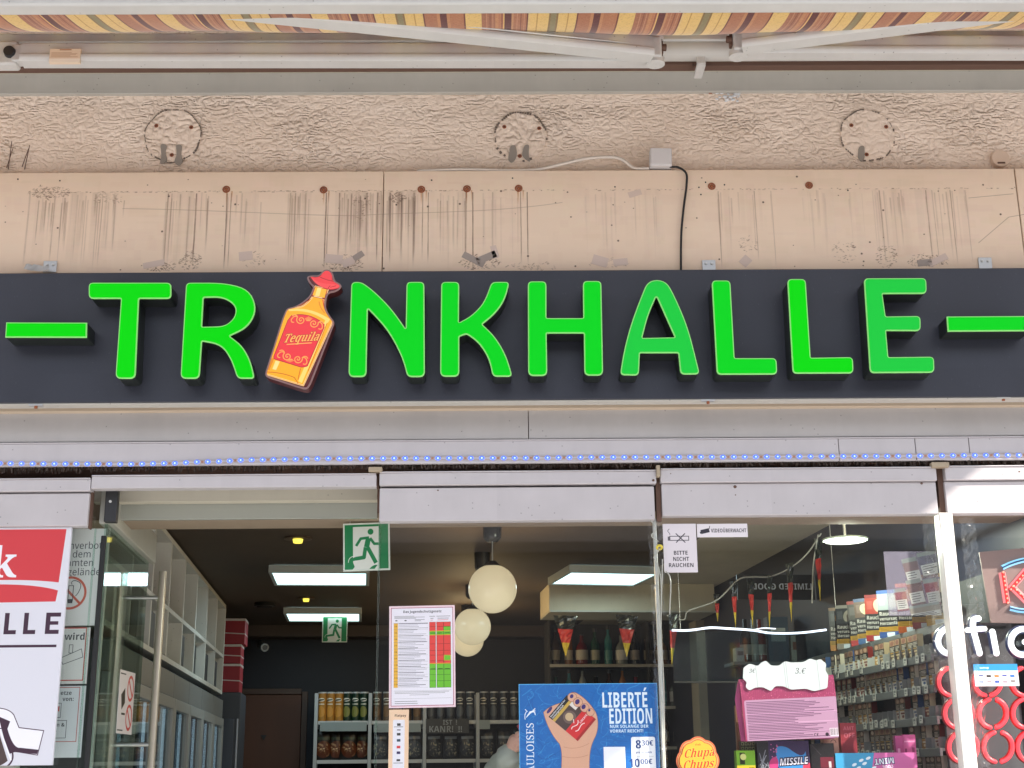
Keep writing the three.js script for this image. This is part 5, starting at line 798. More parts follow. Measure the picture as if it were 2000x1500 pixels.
// youth protection table
sheet('youth_law_poster', 'white laminated table poster with red and green cells titled Das Jugendschutzgesetz', 'poster', 760, 1183, 889, 1382, ZG, { bg: '#f3d9e0', k: 6, tilt: 0.012, draw: (g, w, h) => {
  g.fillStyle = '#eceaf2'; g.fillRect(4, 4, w - 8, h - 8); g.strokeStyle = '#a3385c'; g.lineWidth = 1.1; g.strokeRect(4, 4, w - 8, h - 8);
  words(g, 'Das Jugendschutzgesetz', 65, 14, 6.6, '#1b1b1f', 'sans-serif', 'bold', 'center', 76);
  lines(g, 10, 20, 62, 3, 2.1, '#777', 0.8, 0.4); g.fillStyle = '#222'; g.fillRect(12, 28, 4, 2); g.fillRect(30, 28, 4, 2); lines(g, 50, 27, 22, 2, 2.4, '#666', 0.8); g.fillStyle = '#444'; for (const [x, ww] of [[79, 11], [93, 27]]) { g.fillRect(x, 21, ww, 0.8); g.fillRect(x + 2, 25, ww - 5, 0.9); g.fillStyle = '#c33'; g.fillRect(x + 2, 28.5, ww - 6, 0.8); g.fillStyle = '#444'; }
  g.fillStyle = '#e8b33a'; g.fillRect(9, 34, 8, 126); for (let i = 0; i < 10; i++) { g.fillStyle = '#7a5310'; g.fillRect(9, 34 + i * 12.6, 8, 0.4); words(g, '§ ' + (4 + i), 10.5, 42 + i * 12.6, 3.6, '#4a3206'); }
  for (let i = 0; i < 42; i++) { g.fillStyle = i % 4 ? '#8a8a92' : '#44444c'; g.fillRect(18, 34.5 + i * 3, rr(28, 58), i % 4 ? 0.7 : 1.1); } g.strokeStyle = '#999'; g.lineWidth = 0.35; for (let i = 0; i <= 10; i++) { g.beginPath(); g.moveTo(9, 34 + i * 12.6); g.lineTo(76, 34 + i * 12.6); g.stroke(); }
  const X3 = [79, 93, 107], W3 = [12, 13.5, 13.5], ro = '#e2453f', gn = '#6cc02c';
  const rows = [[33, 9, 'rrr'], [42, 9, 'rrg'], [51, 8, 'ggg'], [59, 17, 'rrr'], [76, 13, 'rrr'], [89, 9, 'rrr'], [98, 11, 'rrg'], [109, 6, 'rrr'], [115, 11, 'ggg'], [126, 10, 'ggg'], [136, 12, 'ggg'], [148, 13, 'ggg']];
  for (const [y, hh, c] of rows) for (let k = 0; k < 3; k++) { g.fillStyle = c[k] === 'r' ? ro : gn; g.fillRect(X3[k], y, W3[k], hh); g.strokeStyle = c[k] === 'r' ? '#7c1d1a' : '#2f6a10'; g.lineWidth = 0.6; g.strokeRect(X3[k], y, W3[k], hh); } g.fillStyle = '#e8a32a'; g.fillRect(79, 50, 41.5, 1.2); g.fillRect(79, 58, 41.5, 1.2); g.fillRect(79, 113.5, 41.5, 1.4); g.strokeStyle = '#e0b02a'; g.lineWidth = 1; g.strokeRect(107.5, 98.5, 12.5, 10); for (const y of [54, 124]) { g.fillStyle = '#1f5208'; for (const x of X3) g.fillRect(x + 1.5, y, 10, 1.4); }
  lines(g, 11, 168, 108, 2, 2.6, '#888', 0.8, 0.1); lines(g, 40, 174, 40, 1, 2, '#888', 0.8, 0.1); g.fillStyle = '#999'; g.fillRect(9, 166, 112, 0.4); g.fillRect(9, 181, 112, 0.4); lines(g, 11, 186, 50, 2, 4, '#666', 0.9, 0.2);
} });
sheet('payment_strip', 'narrow peach sticker with payment icons below the table poster', 'sticker', 759, 1386, 798, 1512, ZG, { bg: '#f0cfae', k: 6, draw: (g, w, h) => {
  words(g, '◆ Flatpay', 20, 14, 6.4, '#2a1f1c', 'sans-serif', 'bold', 'center', 28); g.fillStyle = '#e9e9f1'; g.beginPath(); g.roundRect(8, 20, 23, h - 20, 2); g.fill(); const I = [['#333', 27, 5], ['#333', 33.5, 1], ['#444', 39, 2], ['#333', 46, 5], ['#245', 58, 5], ['#c33', 71, 5], ['#325', 82, 5], ['#333', 97, 4], ['#333', 104, 1]]; for (const [c, y, hh] of I) { g.fillStyle = c; g.fillRect(hh === 1 ? 10 : 16, y, hh === 1 ? 18 : 7, hh); }
} });
// blue cigarette poster
sheet('cigarette_poster', 'blue poster with a printed hand holding a red and brown pack', 'poster', 1014, 1335, 1287, 1530, ZG, { bg: '#0e68b4', k: 6, draw: (g, w, h) => {
  for (let i = 0; i < 420; i++) { g.strokeStyle = `rgba(${rnd() < 0.6 ? '120,205,245' : '6,60,130'},${rr(0.06, 0.3)})`; g.lineWidth = rr(0.4, 2.2); g.beginPath(); const x = rr(0, w), y = rr(0, h); g.moveTo(x, y); g.bezierCurveTo(x + rr(-18, 18), y + rr(-14, 14), x + rr(-24, 24), y + rr(-20, 20), x + rr(-28, 28), y + rr(-26, 26)); g.stroke(); }
  g.strokeStyle = '#5cb4ea'; g.lineWidth = 1.4; g.strokeRect(0.7, 0.7, w - 1.4, h + 10);
  g.fillStyle = '#d9a98c'; g.strokeStyle = '#8a5a48'; g.lineWidth = 0.8; const H = (...p) => { g.beginPath(); p.forEach((q, i) => (i ? (q.length > 2 ? g.bezierCurveTo(...q) : g.lineTo(...q)) : g.moveTo(...q))); g.closePath(); g.fill(); g.stroke(); };
  H([48, 56], [52, 76, 62, 100, 78, 118], [86, 136, 80, 160, 80, h], [136, h], [134, 140, 138, 124, 148, 106], [156, 90, 156, 70, 150, 56], [140, 40, 128, 26, 112, 18], [100, 14, 96, 24, 98, 34], [70, 40, 58, 46, 48, 56]);
  g.save(); g.translate(58, 65); g.rotate(-0.86); g.fillStyle = '#101418'; g.fillRect(0, 0, 56, 10); words(g, 'Rauchen während der', 2, 4.6, 4.2, '#eee', 'sans-serif', 'bold', 'left', 52); words(g, 'Schwangerschaft', 2, 9, 4.2, '#eee', 'sans-serif', 'bold', 'left', 44); g.fillStyle = '#c9a84a'; g.fillRect(0, 10, 56, 6); g.fillStyle = '#4a3a36'; g.fillRect(0, 16, 56, 27); g.fillStyle = '#e2dcd2'; g.fillRect(44, 16, 12, 16); g.fillStyle = '#6c5a52'; g.beginPath(); g.arc(26, 32, 13, 0, 7); g.fill(); g.fillStyle = '#cdb48a'; g.beginPath(); g.arc(26, 31, 8, 0, 7); g.fill(); g.fillStyle = '#cf2b2d'; g.fillRect(0, 43, 56, 26); g.strokeStyle = '#f2e9e6'; g.lineWidth = 1.6; g.beginPath(); g.moveTo(10, 50); g.bezierCurveTo(18, 44, 22, 60, 32, 48); g.moveTo(12, 58); g.bezierCurveTo(20, 66, 26, 54, 36, 62); g.moveTo(22, 46); g.lineTo(28, 40); g.stroke(); words(g, 'LIBERTÉ', 30, 56, 5, '#f6eeee', 'serif'); g.fillStyle = '#a01c20'; g.fillRect(0, 69, 56, 5); g.restore();
  g.fillStyle = '#d9a98c'; for (const [x, y, r] of [[105, 27, 9], [116, 37, 9], [129, 48, 8.5], [140, 57, 7.5]]) { g.beginPath(); g.arc(x, y, r, 0, 7); g.fill(); g.stroke(); } g.fillStyle = '#3b2a6e'; for (const [x, y, r] of [[104, 25, 4.2], [115, 36, 5.4], [127, 46, 5], [138, 53, 2.6]]) { g.beginPath(); g.ellipse(x, y, r * 0.8, r, 0.5, 0, 7); g.fill(); } g.fillStyle = '#3b2a6e'; g.beginPath(); g.ellipse(60, 52, 8, 3, -0.9, 0, 7); g.fill();
  g.strokeStyle = '#b98468'; g.lineWidth = 0.7; g.beginPath(); g.moveTo(86, 124); g.quadraticCurveTo(110, 132, 136, 118); g.moveTo(82, 142); g.quadraticCurveTo(108, 150, 134, 140); g.stroke();
  const big = (t, x, y, ww) => { g.save(); g.translate(x, y); g.scale(1, 1.5); words(g, t, 0, 0, 28, '#e4f2fa', 'sans-serif', 'bold', 'left', ww); g.restore(); };
  big('LIBERTÉ', 162, 48, 92); big('EDITION', 175, 80, 88);
  words(g, 'NUR SOLANGE DER', 177, 88, 8.4, '#dff2fb', 'sans-serif', 'bold', 'left', 87); words(g, 'VORRAT REICHT!', 177, 97, 8.4, '#dff2fb', 'sans-serif', 'bold', 'left', 76);
  g.fillStyle = '#f2f5f8'; g.beginPath(); g.roundRect(218, 106, 47, h, 4); g.fill(); const pr = (a, b, y) => { words(g, a, 238 - (a.length > 1 ? 4 : 0), y, 22, '#123c7c', 'sans-serif', 'bold', 'right', 22); words(g, b, 238 - (a.length > 1 ? 3 : 0), y - 6, 14, '#123c7c', 'sans-serif', 'bold', 'left', 23); }; pr('8', '30€', 129); words(g, 'pro 20 Stück', 258, 138, 5.4, '#123c7c', 'sans-serif', 'bold', 'right', 32); g.fillStyle = '#9aa'; g.fillRect(221, 144, 40, 0.5); pr('10', '00€', 165); words(g, 'pro 28 Stück', 258, 174, 5.4, '#123c7c', 'sans-serif', 'bold', 'right', 32);
  g.fillStyle = '#f2f5f8'; g.fillRect(164, 125, 42, 44);
  g.save(); g.translate(28, 196); g.rotate(-Math.PI / 2); words(g, 'GAULOISES', 8, 0, 20, '#f0f6fa', 'serif', 'normal', 'left', 118); g.restore();
  g.strokeStyle = '#eef6fa'; g.lineWidth = 1.5; for (let i = 0; i < 5; i++) { g.beginPath(); g.moveTo(14 + i * 1.5, 66 - i * 2.5); g.quadraticCurveTo(22 + i * 2, 58 - i * 2, 32, 48 + i * 3.4); g.stroke(); } g.beginPath(); g.moveTo(12, 70); g.quadraticCurveTo(10, 58, 16, 54); g.lineTo(12, 50); g.stroke();
} });
// small signs at the top of the third pane
sheet('no_smoking_sign', 'small white sign BITTE NICHT RAUCHEN with a crossed cigarette', 'sign', 1296, 1023, 1361, 1118, 0.012, { bg: '#d3ccd0', th: 0.004, k: 6, draw: (g) => {
  g.strokeStyle = '#23202a'; g.lineWidth = 1.3; g.strokeRect(13, 24.5, 37, 8); g.fillStyle = '#5a565c'; g.fillRect(9, 25, 5, 8); g.lineWidth = 1.8; g.beginPath(); g.moveTo(25, 19); g.lineTo(43, 37); g.moveTo(43, 19); g.lineTo(25, 37); g.stroke(); g.lineWidth = 1; g.beginPath(); g.moveTo(13, 22); g.bezierCurveTo(16, 17, 4, 16, 13, 10); g.stroke(); ['BITTE', 'NICHT', 'RAUCHEN'].forEach((t, i) => words(g, t, 33, 60.5 + i * 12, 10.6, '#1d1a22', 'sans-serif', 'bold', 'center', i === 2 ? 52 : 32));
} });
sheet('video_sign', 'narrow white sign VIDEOÜBERWACHT with a camera symbol', 'sign', 1361.5, 1023, 1460, 1049, 0.012, { bg: '#d8d2d5', th: 0.004, k: 6, draw: (g) => { g.save(); g.translate(16, 14); g.rotate(-0.22); g.fillStyle = '#2a2731'; g.fillRect(-9, -4, 17, 8); g.fillRect(-11, -1, 4, 4); g.restore(); g.strokeStyle = '#2a2731'; g.lineWidth = 1.2; g.beginPath(); g.moveTo(24, 10); g.lineTo(25, 4); g.stroke(); words(g, 'VIDEOÜBERWACHT', 27, 17.2, 10, '#1d1a22', 'sans-serif', 'bold', 'left', 69); } });
// payment card sticker on the right pane
sheet('card_sticker', 'white sticker with blue top listing bank card logos, below the white neon letters', 'sticker', 1903, 1297, 1989, 1340, ZG, { bg: '#e6e8e8', k: 6, draw: (g, w) => { g.fillStyle = '#1d8fd0'; g.fillRect(0, 0, w, 13); words(g, '■ sumup', 8, 9, 5.5, '#dff0fa'); words(g, '◀', 74, 9.6, 6, '#dff0fa'); const c = ['#334a8c', '#333', '#d4783c', '#2a3f9c', '#2f6fc4', '#7a98b0', '#8a8a90', '#2b5cb0', '#9a9aa2', '#333']; c.forEach((q, i) => { g.fillStyle = q; g.beginPath(); g.roundRect(8 + (i % 5) * 15.4, 21 + Math.floor(i / 5) * 11, 9, i % 3 ? 5 : 3, 1); g.fill(); }); } });
// see-through poster in the corner of the third pane
sheet('clear_poster', 'grey see-through poster with stacked pack pictures in the corner of the third pane', 'poster', 1731, 1077, 1834, 1202, -0.016, { bg: 'rgba(150,146,162,0.62)', k: 5, mat: (tex) => phys({ color: 0xffffff, map: tex, roughness: 0.4, transparent: true, opacity: 0.62 }), draw: (g) => {
  const pk = (x, y, w, h, a, c) => { g.save(); g.translate(x, y); g.rotate(a); g.fillStyle = c; g.fillRect(0, 0, w, h); g.fillStyle = '#8f9a94'; g.fillRect(0, 0, w, h * 0.16); g.fillStyle = '#c2c6bd'; g.fillRect(1, h * 0.5, w - 2, h * 0.42); lines(g, 4, h * 0.56, w - 7, 4, h * 0.09, '#3c3f42', 1.1, 0.4); g.restore(); };
  pk(33, 16, 30, 52, -0.2, '#82706f'); pk(64, 4, 36, 50, -0.2, '#6d6f7c'); pk(71, 56, 28, 52, -0.16, '#935058'); pk(37, 58, 30, 50, -0.18, '#7d6a68'); pk(12, 74, 24, 44, -0.12, '#86555c'); pk(40, 108, 60, 30, -0.16, '#8f8a7c');
} });
// pink carton with white flap
{
  const z = -0.1, t = thing('pink_carton', 'pink sweets carton with a torn white flap priced 3 euro', 'carton', V(0, 0, 0));
  const fr = toWorld([[1443, 1327], [1627, 1318], [1632, 1357], [1638, 1440], [1456, 1448], [1448, 1366]], z), art = canvasTex(980, 660, (g) => {
    g.scale(5, 5); g.fillStyle = '#9c3a60'; g.fillRect(0, 0, 200, 140); for (let i = 0; i < 500; i++) { g.fillStyle = `rgba(255,${Math.floor(rr(120, 220))},${Math.floor(rr(150, 220))},${rr(0.1, 0.45)})`; g.fillRect(rr(0, 200), rr(0, 52), rr(0.6, 2), rr(0.6, 2)); }
    g.strokeStyle = 'rgba(90,20,60,0.35)'; g.lineWidth = 0.4; for (let i = 0; i < 48; i++) { g.beginPath(); g.moveTo(i * 4.2, 0); g.lineTo(i * 4.2, 52); g.stroke(); }
    g.save(); g.rotate(-0.035); g.fillStyle = '#b48da8'; g.beginPath(); g.roundRect(8, 52, 184, 78, 4); g.fill(); for (let i = 0; i < 24; i++) lines(g, 12, 56 + i * 2.9, 176, 1, 2, '#5c3458', 1.2, 0.5); g.strokeStyle = 'rgba(240,190,225,0.8)'; g.lineWidth = 0.7; for (const y of [78, 96, 114]) { g.beginPath(); g.moveTo(10, y); g.lineTo(190, y); g.stroke(); } words(g, 'C€', 140, 124, 8, '#2a1a2a'); g.fillStyle = '#2a1a2a'; g.beginPath(); g.arc(166, 121, 3.4, 0, 7); g.fill(); g.fillStyle = '#e6d9e2'; g.fillRect(172, 110, 18, 15); g.fillStyle = '#333'; for (let i = 0; i < 12; i++) g.fillRect(173 + i * 1.4, 111, rr(0.3, 0.9), 12); g.restore();
  });
  const a = at(1440, 1314, z), b = at(1642, 1452, z), geo = slab(shapeOf(fr), 0.004, z), q = geo.attributes.uv, P = geo.attributes.position; for (let i = 0; i < q.count; i++) q.setXY(i, (P.getX(i) - a.x) / (b.x - a.x), (P.getY(i) - b.y) / (a.y - b.y));
  const pm = mat(col(0.8, 0.8, 0.8), 0.4, { map: art }); part('front_wall', geo, pm, t);
  part('side_wall', slab(shapeOf(toWorld([[1443, 1327], [1448, 1366], [1456, 1448], [1448, 1448], [1436, 1366], [1440, 1340]], z - 0.01)), 0.004, z - 0.02), mat(col(0.4, 0.06, 0.18), 0.5), t);
  const c0 = at(1545, 1405, z); part('carton_body', moved(box(0.3, 0.14, 0.1, 0.003), c0.x + 0.005, c0.y + 0.002, z - 0.056), mat(col(0.42, 0.09, 0.22), 0.5), t);
  const fl = [[1451, 1326], [1452, 1304], [1464, 1296], [1480, 1301], [1487, 1294], [1496, 1290], [1506, 1300], [1522, 1300], [1533, 1291], [1545, 1294], [1570, 1293], [1582, 1286], [1594, 1290], [1602, 1287], [1614, 1296], [1612, 1310], [1618, 1318], [1616, 1344], [1590, 1350], [1574, 1345], [1545, 1347], [1530, 1340], [1514, 1340], [1506, 1350], [1490, 1342], [1474, 1343], [1464, 1349], [1456, 1342], [1459, 1332]].map(([u, v]) => [u, v, 4]);
  const fa = canvasTex(680, 280, (g) => { g.scale(4, 4); g.fillStyle = '#b9c2c2'; g.fillRect(0, 0, 170, 70); g.strokeStyle = '#8f9a9a'; g.lineWidth = 1; for (const x of [26, 83, 87, 150]) { g.beginPath(); g.moveTo(x, 6); g.lineTo(x + 3, 64); g.stroke(); } g.strokeStyle = '#2e3436'; g.lineWidth = 1.1; g.font = 'italic 15px serif'; g.fillStyle = '#2e3436'; g.fillText('3.€', 104, 32); g.font = 'italic 11px serif'; g.fillText('3€', 12, 30); });
  const a2 = at(1449, 1284, z + 0.01), b2 = at(1619, 1354, z + 0.01), fg = slab(shapeOf(toWorld(roundPoly(fl, 3), z + 0.01)), 0.002, z + 0.008), fq = fg.attributes.uv, fP = fg.attributes.position; for (let i = 0; i < fq.count; i++) fq.setXY(i, (fP.getX(i) - a2.x) / (b2.x - a2.x), (fP.getY(i) - b2.y) / (a2.y - b2.y));
  part('torn_flap', fg, mat(0xffffff, 0.5, { map: fa }), t);
}
// flower shaped sweets sign
{
  const z = -0.03, t = thing('sweets_sign', 'orange and yellow flower shaped sweets sign in the window', 'sign', V(0, 0, 0)), cx = 1363, cy = 1486, ring = (k) => { const p = []; for (let i = 0; i < 96; i++) { const a = i / 96 * Math.PI * 2, r = (42 - k) * (0.93 + 0.075 * Math.abs(Math.cos(4 * a))); p.push([cx + r * Math.cos(a), cy - r * Math.sin(a) * 1.13]); } return toWorld(p, z); };
  part('plate', slab(shapeOf(ring(0)), 0.006, z - 0.006), mat(col(0.55, 0.13, 0.05), 0.5), t); part('inner_ring', slab(shapeOf(ring(3)), 0.0015, z + 0.0003), mat(col(0.7, 0.36, 0.12), 0.5), t); part('red_ring', slab(shapeOf(ring(5)), 0.0015, z + 0.0022), mat(col(0.5, 0.05, 0.03), 0.5), t);
  const art = canvasTex(512, 580, (g) => { g.scale(512 / 88, 580 / 100); g.fillStyle = '#e0a534'; g.fillRect(0, 0, 88, 100); words(g, 'd·nlı', 45, 20, 5, '#5a2a10', 'serif', 'italic bold', 'center'); g.lineWidth = 1.2; g.strokeStyle = '#f2c84e'; const W = (s, x, y) => { g.save(); g.translate(x, y); g.transform(1, -0.06, -0.12, 1, 0, 0); g.font = 'italic bold 23px serif'; g.textAlign = 'center'; g.strokeText(s, 0, 0, 64); g.fillStyle = '#c02a1c'; g.fillText(s, 0, 0, 64); g.restore(); }; W('Chupa', 46, 43); W('Chups', 43, 65); g.fillStyle = '#c9302a'; g.fillRect(36, 72, 18, 14); });
  const fg = slab(shapeOf(ring(6.5)), 0.0015, z + 0.004), q = fg.attributes.uv, P = fg.attributes.position, a = at(cx - 44, cy - 50, z), b = at(cx + 44, cy + 50, z); for (let i = 0; i < q.count; i++) q.setXY(i, (P.getX(i) - a.x) / (b.x - a.x), (P.getY(i) - b.y) / (a.y - b.y));
  part('print', fg, mat(0xffffff, 0.45, { map: art }), t); const y1 = Y(1536, z); part('stick', moved(box(0.012, 0.4, 0.006, 0.002), X(cx, 1530, z), y1 - 0.2, z - 0.004), M.white, t);
}
// goods standing low in the window on a counter just under the picture
{
  const zc = -0.16, yC = Y(1560, zc), ct = thing('window_counter', 'counter board under the window goods', 'counter', V(0, 0, 0)); part('counter_top', moved(box(X(1835, 1500, zc) - X(1300, 1500, zc), 0.03, 0.3, 0.004), (X(1835, 1500, zc) + X(1300, 1500, zc)) / 2, yC - 0.016, zc - 0.03), M.wood, ct); part('counter_front', moved(box(X(1835, 1500, zc) - X(1300, 1500, zc) - 0.02, yC - 0.04, 0.03, 0.004), (X(1835, 1500, zc) + X(1300, 1500, zc)) / 2, (yC - 0.03) / 2, zc - 0.1), M.wood, ct);
  const good = (name, label, cat, u0, v0, u1, bg, draw, z = zc, d = 0.05) => { const a = at(u0, v0, z), b = at(u1, v0, z), w = b.x - a.x, h = a.y - yC, ppm = (u1 - u0) / w; const tex = canvasTex((u1 - u0) * 5, h * ppm * 5, (g) => { g.scale(5, 5); g.fillStyle = bg; g.fillRect(0, 0, 400, 400); draw?.(g, u1 - u0, h * ppm); }); return single(name, label, cat, printed(new THREE.BoxGeometry(w, h, d)), mat(0xffffff, 0.35, { map: tex }), V((a.x + b.x) / 2, yC + h / 2, z - d / 2)); };
  good('green_carton', 'lime green and yellow carton right of the flower sign', 'carton', 1438, 1466, 1474, '#7cb82c', (g, w) => { g.fillStyle = '#c9b42c'; g.fillRect(0, 28, w, 90); g.fillStyle = '#2b3a12'; g.fillRect(6, 4, 10, 22); g.fillStyle = '#d8e08a'; g.beginPath(); g.arc(13, 12, 6, 0, 7); g.fill(); g.strokeStyle = '#5a5a12'; g.lineWidth = 1; g.strokeRect(24, 32, 9, 10); });
  good('patterned_carton', 'dark carton with pale zigzag pattern behind the green carton', 'carton', 1446, 1448, 1480, '#2d2c22', (g, w, h) => { g.strokeStyle = '#8d8c68'; g.lineWidth = 1.6; for (let i = 0; i < 9; i++) { g.strokeRect(2 + (i % 5) * 7, 2 + Math.floor(i / 5) * 9, 4, 5); } }, zc - 0.06, 0.05);
  good('silver_bag', 'black and silver foil bag left of the purple sweets box', 'bag', 1478, 1448, 1500, '#2a2c30', (g, w, h) => { g.strokeStyle = '#8c9298'; g.lineWidth = 1.5; for (let i = 0; i < 8; i++) { g.beginPath(); g.moveTo(rr(2, w), rr(16, 60)); g.lineTo(rr(2, w), rr(16, 60)); g.stroke(); } });
  good('purple_sweets_box', 'purple sweets box with white cartoon lettering under the pink carton', 'box', 1500, 1447, 1579, '#3a2c52', (g, w, h) => { g.fillStyle = '#3f8fd0'; g.beginPath(); g.moveTo(14, 22); g.bezierCurveTo(10, 6, 34, 8, 44, 18); g.bezierCurveTo(56, 26, 66, 34, 72, 20); g.lineTo(76, 60); g.lineTo(18, 50); g.fill(); g.fillStyle = '#c43f7a'; g.beginPath(); g.ellipse(8, 46, 9, 16, 0.3, 0, 7); g.fill(); g.fillStyle = '#d2405a'; g.beginPath(); g.arc(74, 50, 9, 0, 7); g.fill(); for (let i = 0; i < 12; i++) { g.fillStyle = '#c86aa0'; g.beginPath(); g.arc(rr(3, 20), rr(4, 34), rr(0.6, 1.8), 0, 7); g.fill(); } g.save(); g.transform(1, -0.06, -0.14, 1, 0, 0); g.font = 'bold 18px sans-serif'; g.lineWidth = 4; g.strokeStyle = '#1a1830'; g.strokeText('MISSILE', 26, 48, 56); g.fillStyle = '#e8e8f0'; g.fillText('MISSILE', 26, 48, 56); g.restore(); });
  good('dark_bag', 'dark sweets bag right of the purple sweets box', 'bag', 1582, 1452, 1628, '#1c1a1c', (g) => { g.fillStyle = '#6a2230'; g.fillRect(18, 26, 26, 20); g.fillStyle = '#c9c2c0'; g.fillRect(34, 34, 5, 12); g.strokeStyle = '#4a474a'; g.beginPath(); g.moveTo(4, 4); g.lineTo(20, 22); g.stroke(); });
  good('mint_carton', 'blue and pink carton with upside down white lettering', 'carton', 1631, 1471, 1789, '#3f9cc8', (g, w) => { g.fillStyle = '#c86aa4'; g.beginPath(); g.moveTo(76, 0); g.lineTo(w, 0); g.lineTo(w, 90); g.lineTo(58, 90); g.fill(); g.save(); g.translate(114, 4); g.rotate(Math.PI - 0.08); words(g, 'COOL', 4, -18, 8, '#e8eef2'); g.lineWidth = 2.4; g.strokeStyle = '#173a6a'; g.font = 'bold 15px sans-serif'; g.strokeText('MINT', 0, -5, 40); words(g, 'MINT', 0, -5, 15, '#e8eef2', 'sans-serif', 'bold', 'left', 40); g.restore(); g.fillStyle = '#dfeef4'; for (const [x, y] of [[36, 22], [44, 28], [56, 20], [64, 10], [74, 28], [50, 14]]) { g.beginPath(); g.ellipse(x, y, 5, 2.6, -0.4, 0, 7); g.fill(); } }, zc, 0.07);
  good('pink_pack_box', 'narrow pink pack standing behind the mint carton', 'pack', 1748, 1437, 1764, '#a8487c', (g) => { g.fillStyle = '#d6a0bc'; g.fillRect(3, 24, 5, 12); }, zc - 0.09, 0.03);
  good('pink_pack_box', 'wider pink pack standing behind the mint carton', 'pack', 1763, 1435, 1787, '#b45a8c', (g) => { words(g, 'VAPORESSO', 2, 14, 4, '#e2b8d0', 'sans-serif', 'bold', 'left', 20); g.fillStyle = '#7a2a5c'; g.fillRect(2, 26, 4, 12); g.fillRect(16, 24, 5, 12); }, zc - 0.09, 0.03);
  good('kraft_box', 'small kraft box behind the lower right corner of the pink carton', 'box', 1608, 1441, 1637, '#b58a74', (g) => { g.strokeStyle = '#5a3a30'; g.lineWidth = 1.4; g.beginPath(); g.arc(19, 9, 5, 3.2, 0.2); g.stroke(); }, zc - 0.05, 0.05);
  good('red_box', 'dull red box right of the pink carton', 'box', 1640, 1412, 1671, '#8a3038', (g) => { words(g, 'AMT', 6, 14, 10, '#b0606a'); words(g, 'OFF', 6, 28, 12, '#b0606a'); }, zc - 0.08, 0.05);
  good('kraft_strip', 'tall brown carton strip left of the pink carton', 'carton', 1436, 1378, 1452, '#7a5640', (g) => { words(g, 'BLIZ', 5, 20, 6, '#c9a888'); }, zc - 0.1, 0.03);
}

